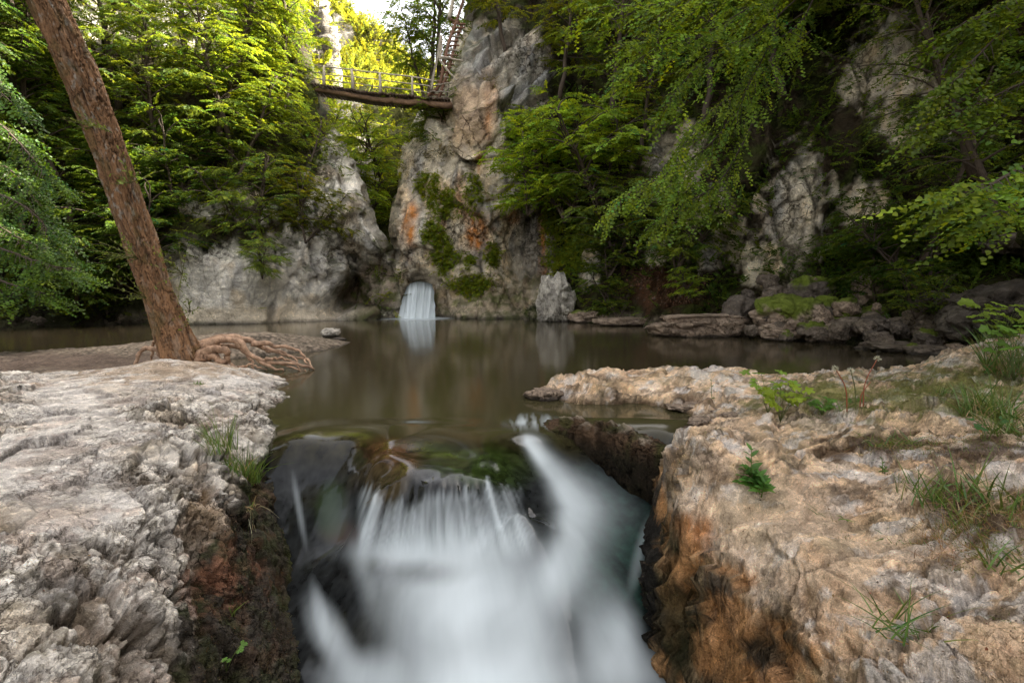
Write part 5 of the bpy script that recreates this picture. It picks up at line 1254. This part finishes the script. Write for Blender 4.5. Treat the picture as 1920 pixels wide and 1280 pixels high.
# ================================================================== grass and small plants on the near rocks
def on(D, px, py):
    """the point of a near rock seen at (px, py)"""
    i = int(np.argmin((D['px'] - px) ** 2 + (D['py'] - py) ** 2 + 4e3 * (D['V'][:, 2] < -1.3)))
    return D['V'][i], D['N'][i]
def blades(mb, base, n, h, spread, g, col, lean=(0, 0), w=.004, droop=.5, rad=.05):
    for _ in range(n):
        a = g.uniform(0, 2 * pi); o = base + np.array([cos(a), sin(a), 0]) * rad * sqrt(g.uniform(0, 1)); hh = h * g.uniform(.45, 1.15)
        d = np.array([g.normal(0, spread) + lean[0], g.normal(0, spread) + lean[1], 1.0]); d /= np.linalg.norm(d)
        k = np.linspace(0, 1, 7)[:, None]; dr = droop * g.uniform(.3, 1.5)
        C = o + d * hh * k + np.array([d[0], d[1], -dr * .6]) * hh * dr * k ** 2.2
        sd_ = np.cross(d, g.normal(0, 1, 3)); sd_ /= np.linalg.norm(sd_); ww = w * g.uniform(.6, 1.3) * (1 - k ** 1.6 * .9)
        V = np.stack([C - sd_ * ww, C + sd_ * ww], 1).reshape(-1, 3); i = np.arange(6) * 2
        c = col * g.uniform(.65, 1.35) * np.array([1 + g.normal(0, .18), 1, 1]); mb.add(V, np.stack([i, i + 1, i + 3, i + 2], 1), None, np.clip(c, 0, 1))
GG = np.array([.13, .20, .045]); DRY = np.array([.38, .29, .16])
def tuft(D, px, py, n, h, label, spread=.3, lean=(0, 0), col=GG, dry=.15, w=.004, droop=.5, rad=.05, seed=0, group='grass tufts on the near rocks'):
    p, nn = on(D, px, py); g = np.random.default_rng(3000 + seed + int(px)); mb = MB()
    blades(mb, np.zeros(3) - [0, 0, .01], int(n * (1 - dry)), h, spread, g, col, lean, w, droop, rad)
    if dry: blades(mb, np.zeros(3) - [0, 0, .01], max(1, int(n * dry)), h * .8, spread * 1.4, g, DRY, lean, w * .8, droop * 1.5, rad)
    o = mb.build('grass_tuft', M_grass, smooth=False); o.location = vec(p); tag(o, label, 'grass', group); return o
M_grass = leaf_mat('grass_blade', .35, .04, .4)
tuft(LR, 418, 845, 70, .34, 'tall thin grass tuft on the left ledge, nearest the crest', .28, (-.15, -.1), rad=.10, droop=.35)
tuft(LR, 440, 885, 90, .22, 'short grass tuft between the two taller ones on the left ledge', .3, (.05, -.1), rad=.10, seed=1, dry=.35)
tuft(LR, 465, 905, 120, .40, 'thickest grass tuft hanging over the dark edge of the left ledge', .24, (.1, -.15), rad=.09, seed=2, droop=.6)
tuft(LR, 470, 950, 40, .26, 'dry straw tuft hanging down under the thickest grass on the left ledge', .25, (.1, -.5), dry=.9, rad=.05, seed=3, droop=1.6)
tuft(LR, 375, 720, 26, .07, 'tiny grass tuft near the crest of the left ledge', .5, rad=.06, seed=4)
tuft(LR, 435, 1150, 14, .13, 'small grass sprig on the red patch of the left ledge', .3, (.2, 0), seed=5, rad=.02)
gsp = [(1735, 935, 60, .30, 'tall thin grass in front of the red moss hollow on the right shelf', .35), (1800, 960, 80, .30, 'tall grass left of the right edge on the shelf', .4), (1880, 950, 90, .36, 'tall grass at the right edge of the shelf, beside the white stone', .4),
       (1840, 1010, 50, .24, 'grass below the tall grass near the right edge', .4), (1700, 1180, 50, .20, 'flattened green grass tuft in the crack low on the right shelf', .9), (1760, 1200, 40, .16, 'sprawling small grass tuft right beside the flattened tuft', 1.0),
       (1700, 835, 90, .17, 'spiky yellowish grass tuft behind the red moss hollow', .9), (1640, 830, 50, .12, 'low grass left of the spiky yellowish tuft', .8), (1620, 770, 90, .20, 'grass around the feet of the seed heads', .5), (1560, 765, 50, .16, 'grass between the lobed plant and the seed heads', .5),
       (1850, 780, 110, .34, 'tall grass at the right edge above the shelf crack', .4), (1895, 700, 140, .50, 'tallest grass at the right edge by the water', .3), (1860, 660, 90, .40, 'grass in front of the yellow green leaves at the right edge', .3), (1900, 820, 80, .30, 'coarse grass at the right edge in the middle of the shelf', .6),
       (1780, 740, 80, .14, 'short mossy grass near the back of the shelf', .6), (1720, 760, 60, .12, 'short grass right of the seed heads', .6), (1560, 1000 - 35, 26, .07, 'tiny pale grass tuft alone in the middle of the shelf', .9), (1680, 1010, 24, .06, 'tiny dry tuft in the middle of the right shelf', .9), (1905, 1060, 60, .2, 'dry grass low at the right edge', .7),
       (1640, 880, 22, .05, 'thin low greenery left of the red moss hollow', 1.0)]
for k, (px, py, n_, h_, lab, sp_) in enumerate(gsp):
    tuft(RR, px, py, int(n_ * (1.6 if px > 1820 and py < 830 else .85)), h_ * (1.15 if px > 1820 and py < 830 else .8 if h_ > .25 else 1), lab, sp_, dry=.28 if k not in (4,) else .1, rad=.05 + h_ * .35, seed=20 + k, w=.0035 if h_ < .3 else .005)
# dry roots hanging in the tall grass
# plants with leaves
def flat_leaf(mb, o, d, up, L, lobes, col, g, w=.5):
    """a leaf blade with a lobed or toothed outline, folded along its midrib"""
    m = 25; t = np.linspace(0, 1, m); R = frames(o[None], np.asarray(d, float)[None], np.asarray(up, float)[None])[0]
    if lobes > 1:      # palmate: radius in polar form
        a = np.linspace(-2.45, 2.45, 41); r = .50 + .5 * np.abs(np.cos(a * lobes / 4.9 * 3.14159 / 1.0)) ** .7; r *= .75 + .25 * np.cos(a / 2)
        r *= 1 + .07 * np.sin(a * 17)
        x = .12 + r * np.cos(a) * .62; y = r * np.sin(a) * .62; z = -.15 * (x - .2) ** 2 - .12 * y ** 2 + .05 * np.cos(a * 9)
        Vv = np.vstack([[0, 0, 0], np.stack([x, y, z], 1)]); T = [(0, k, k + 1) for k in range(1, 41)]
        mb.add(o + (Vv * L) @ R.T, None, T, col * g.uniform(.8, 1.2)); return
    yy = w * np.sin(pi * t ** .8) * (1 + .12 * np.sin(t * 50)) * .5
    z = .12 * yy * 2 - .2 * t ** 2
    Vv = np.vstack([np.stack([t, yy, z], 1), np.stack([t, 0 * t, -.2 * t ** 2], 1), np.stack([t, -yy, z], 1)]); i = np.arange(m - 1)
    Q = np.vstack([np.stack([i, i + 1, i + 1 + m, i + m], 1), np.stack([i + m, i + 1 + m, i + 1 + 2 * m, i + 2 * m], 1)])
    mb.add(o + (Vv * L) @ R.T, Q, None, col * g.uniform(.8, 1.2))
def lobed_plant(D, px, py, n, h, L, label, col, seed, lobes=5, name='leafy_plant', toward=(0, -.5)):
    p, nn = on(D, px, py); g = np.random.default_rng(4000 + seed); e = empty(name, p); tag(e, label, 'plant'); st = MB()
    for k in range(n):
        a = k * 2.4 + g.uniform(-.4, .4); sp = g.uniform(.25, .8); hh = h * g.uniform(.5, 1.1)
        top = np.array([cos(a) * sp * hh * .8, sin(a) * sp * hh * .8, hh]); kk = np.linspace(0, 1, 6)[:, None]
        C = top * kk * [1, 1, 1] + np.array([0, 0, .15]) * hh * np.sin(kk * pi); st.tube(C, .0022, 4, [.16, .2, .07])
        lf = MB(); flat_leaf(lf, C[-1], [cos(a) + toward[0], sin(a) + toward[1] * .4, -.1], [g.normal(0, .3) + toward[0], g.normal(0, .3) + toward[1], 1], L * g.uniform(.7, 1.15), lobes, np.asarray(col, float), g); lf.build('leaf', M_nleaf, e, smooth=False)
    st.build('stalks', M_nleaf, e)
    return e
YL = [.26, .34, .035]
lobed_plant(RR, 1462, 792, 15, .38, .14, 'bright yellow green plant with lobed leaves on the right shelf', YL, 1)
lobed_plant(RR, 1440, 775, 10, .40, .11, 'paler lobed plant just left behind the bright yellow green one', [.20, .32, .05], 2)
lobed_plant(RR, 1540, 780, 16, .18, .08, 'low green plant with small leaves right of the lobed plants', [.12, .24, .04], 3)
lobed_plant(RR, 1600, 775, 9, .12, .05, 'low leafy rosette at the foot of the seed heads', [.10, .20, .04], 9)
lobed_plant(RR, 1872, 668, 26, .62, .17, 'tall plant with large yellow green leaves at the right edge by the water', [.24, .34, .05], 4, 3)
lobed_plant(RR, 1900, 715, 22, .55, .14, 'leafy plant at the right edge under the large yellow green leaves', [.16, .28, .05], 5, 3)
lobed_plant(RR, 1850, 830, 5, .22, .07, 'small plant with a few round leaves in the shelf crack at the right', [.08, .17, .05], 6, 3)
lobed_plant(LR, 425, 1262, 6, .13, .045, 'tiny green plant with rounded leaves on the dark foot of the left ledge', [.16, .30, .06], 7, 3)
# upright sprout with paired leaves
def sprout(D, px, py, h, label, col, seed, pairs=6, L=.07, n=1):
    p, nn = on(D, px, py); g = np.random.default_rng(4100 + seed); e = empty('sprout', p); tag(e, label, 'plant')
    for q in range(n):
        off = np.array([g.normal(0, .04), g.normal(0, .03), 0]) * (q > 0); hq = h * (1 if q == 0 else g.uniform(.25, .55)); st = MB()
        dd = np.array([g.normal(0, .1 + .25 * (q > 0)), g.normal(0, .1), 1]); st.tube(np.array([off - [0, 0, .02], off + dd * hq * .5, off + dd * hq]), [.004, .003, .002], 5, [.13, .2, .05])
        s_ = st.build('stem', M_nleaf, e); lf = MB()
        for k in range(pairs):
            u = .2 + .8 * k / (pairs - 1); a0 = k * 1.57 + .3
            for sg in (0, pi):
                a = a0 + sg; flat_leaf(lf, off + dd * hq * u, [cos(a), sin(a), .35 + .8 * u * u], [0, -.2, 1], L * (1.1 - .55 * u) * g.uniform(.8, 1.2), 1, np.asarray(col, float), g, .42)
        lf.build('leaves', M_nleaf, s_, smooth=False)
sprout(RR, 1408, 915, .24, 'upright green sprout with paired leaves alone on the right shelf', [.10, .22, .05], 1, n=7, L=.10)
sprout(RR, 1335, 755, .26, 'thin upright stem near the back edge of the right shelf', [.10, .15, .06], 2, 4, L=.05)
sprout(RR, 1655, 890, .10, 'small sprout in the hollow behind the upper shelf crack', [.10, .18, .05], 3, 4, L=.04, n=2)
def seed_heads():
    p, _ = on(RR, 1590, 775); e = empty('seed_head_plant', p); tag(e, 'plant with bare red stems and three fluffy white seed heads on the right shelf', 'plant'); g = np.random.default_rng(9)
    for (px0, px1, py1, red) in ((1588, 1566, 690, 1), (1604, 1595, 694, 0), (1618, 1645, 672, 1), (1612, 1632, 716, 1)):
        Y = p[1]; top = P(px1, py1, Y); bot = P(px0, 772, Y); mid = (top + bot) / 2 + [(px0 - px1) * .0018, 0, .02]
        s = np.linspace(0, 1, 14); C = np.stack([tps_line(np.array([0, .5, 1]), np.array([bot[j], mid[j], top[j]]), s) for j in range(3)], 1)
        mb = MB(); mb.tube(C - p, np.linspace(.006, .004, 14), 5, [.36, .10, .05] if red else [.14, .16, .05]); st = mb.build('stem', M_grass, e)
        if py1 > 700: continue
        hd = MB(); c = top - p
        for k in range(70):
            d = g.normal(0, 1, 3); d /= np.linalg.norm(d); l = .035 * g.uniform(.6, 1.1); q = np.cross(d, g.normal(0, 1, 3)); q /= np.linalg.norm(q)
            hd.add([c, c + d * l + q * .0018, c + d * l - q * .0018], None, [(0, 1, 2)], [.62, .62, .55])
        hd.tube([c - [0, 0, .012], c, c + [0, 0, .008]], [.008, .011, .006], 6, [.14, .12, .07]); hd.build('seed_head', M_grass, st, smooth=False)
seed_heads()

# ------------------------------------------------------------------ ground cover on the near rocks
def cover(name, D, mask, count, seed, h, col, nb=4, spread=.6, w=.0016):
    g = np.random.default_rng(seed); m = np.clip(mask(D['V'], D['px'], D['py']), 0, 1) * (D['px'] > -60) * (D['px'] < 1980) * (D['py'] < 1340)
    i = g.choice(len(m), count * nb, p=m / m.sum()); o = D['V'][i] + g.normal(0, .006, (count * nb, 3)) - D['N'][i] * .003
    d = D['N'][i] * .7 + [0, 0, .4] + g.normal(0, spread, o.shape); d /= np.linalg.norm(d, axis=1)[:, None]
    sd_ = np.cross(d, g.normal(0, 1, o.shape)); sd_ /= np.linalg.norm(sd_, axis=1)[:, None]
    hh = (h * g.uniform(.4, 1.3, len(i)))[:, None]; bend = g.normal(0, .35, o.shape) - [0, 0, .25]
    k = [0, .4, .75, 1.0]; V = np.stack([q for u in k for q in (o + d * hh * u + bend * hh * u * u - sd_ * w * (1.05 - u), o + d * hh * u + bend * hh * u * u + sd_ * w * (1.05 - u))], 1)
    f = np.array([[0, 1, 3, 2], [2, 3, 5, 4], [4, 5, 7, 6]]); Q = (f[None] + (np.arange(len(i)) * 8)[:, None, None]).reshape(-1, 4)
    cc = np.asarray(col)[g.integers(0, len(col), len(i))] * g.uniform(.6, 1.4, (len(i), 1))
    ob = mesh_np(name, V.reshape(-1, 3), Q, M_grass, np.repeat(cc, 8, 0), smooth=False); tag(ob, kind='stuff')
def rr_green(V, px, py):
    w = .6 * fbm(V * 3, 4, 801)
    m = np.maximum.reduce([blob(px, py, 1790, 730, 200, 50, -4, w), blob(px, py, 1570, 760, 150, 32, 0, w), .7 * blob(px, py, 1850, 990, 110, 70, 0, w), .6 * blob(px, py, 1700, 835, 110, 20, 0, w), .5 * blob(px, py, 1860, 830, 100, 40, 0, w), .15 * sstep(.2, .5, w)])
    return m * (V[:, 2] > .05)
cover('ground_cover', RR, rr_green, 2600, 811, .045, [GG, GG * [1.2, 1, .7], DRY * .8, [.16, .20, .03], [.10, .15, .03]], 4)
cover('moss', RR, lambda V, px, py: rr_green(V, px, py) ** .5, 4500, 812, .012, [[.12, .14, .02], [.16, .15, .03], [.10, .06, .025]], 4, w=.0022)
cover('dry_grass', RR, lambda V, px, py: blob(px, py, 1840, 1000, 130, 80, 0, .5 * fbm(V * 3, 4, 803)) + .25 * blob(px, py, 1700, 840, 120, 30, 0), 330, 813, .11, [DRY, DRY * [1, .8, .6], [.30, .16, .09]], 3, .8)
cover('moss', LR, lambda V, px, py: sstep(0, .2, (px - np.interp(py, [800, 850, 900, 1000, 1100, 1280], [520, 490, 450, 410, 370, 350])) / 160. + .4 * fbm(V * 4, 4, 805)) * (py > 860) * (px > 330), 5200, 815, .016, [[.05, .055, .012], [.07, .04, .02], [.09, .08, .02], [.03, .025, .012], [.14, .07, .03]], 4, w=.0016)
cover('moss', RR, lambda V, px, py: (px < 1330) * (py > 900) * sstep(0, .4, fbm(V * 4, 4, 806) + .35 * (px < 1260)), 2600, 817, .014, [[.05, .06, .012], [.08, .05, .02], [.035, .03, .012]], 4, w=.0016)
# fallen leaves, twigs and grit
def litter(D, mask, count, seed, cols, L):
    g = np.random.default_rng(seed); m = np.clip(mask(D['V'], D['px'], D['py']), 0, 1); i = g.choice(len(m), count, p=m / m.sum())
    o = D['V'][i] + D['N'][i] * .006; up = D['N'][i] + g.normal(0, .3, o.shape); d = np.cross(up, g.normal(0, 1, o.shape)); Rm = frames(o, d, up)
    LV, LQ = leaf_shape(True); sc = L * g.uniform(.4, 1.2, count); V = o[:, None] + np.einsum('nij,kj->nki', Rm, LV * [1, .8, 1]) * sc[:, None, None]
    Q = (LQ[None] + (np.arange(count) * len(LV))[:, None, None]).reshape(-1, 4); cc = np.asarray(cols)[g.integers(0, len(cols), count)] * g.uniform(.6, 1.3, (count, 1))
    ob = mesh_np('leaf_litter', V.reshape(-1, 3), Q, M_grass, np.repeat(cc, len(LV), 0), smooth=False); tag(ob, kind='stuff')
LC = [[.22, .12, .05], [.12, .07, .04], [.30, .20, .09], [.26, .08, .04], [.07, .045, .03]]
litter(RR, lambda V, px, py: (V[:, 2] > .0) * sstep(-.1, .4, fbm(V * 2, 3, 821)) + .6 * rr_green(V, px, py), 700, 822, LC, .022)
litter(LR, lambda V, px, py: (V[:, 2] > -.9) * (px < 560) * sstep(0, .4, fbm(V * 2.5, 3, 823)), 420, 824, LC, .018)
litter(RW, lambda V, px, py: np.maximum(blob(px, py, 1260, 545, 90, 40, 10, .5 * fbm(V, 3, 5)), .6 * blob(px, py, 1160, 235, 30, 25, 0)), 1000, 826, [[.15, .06, .03], [.19, .08, .04], [.09, .05, .03]], .14)
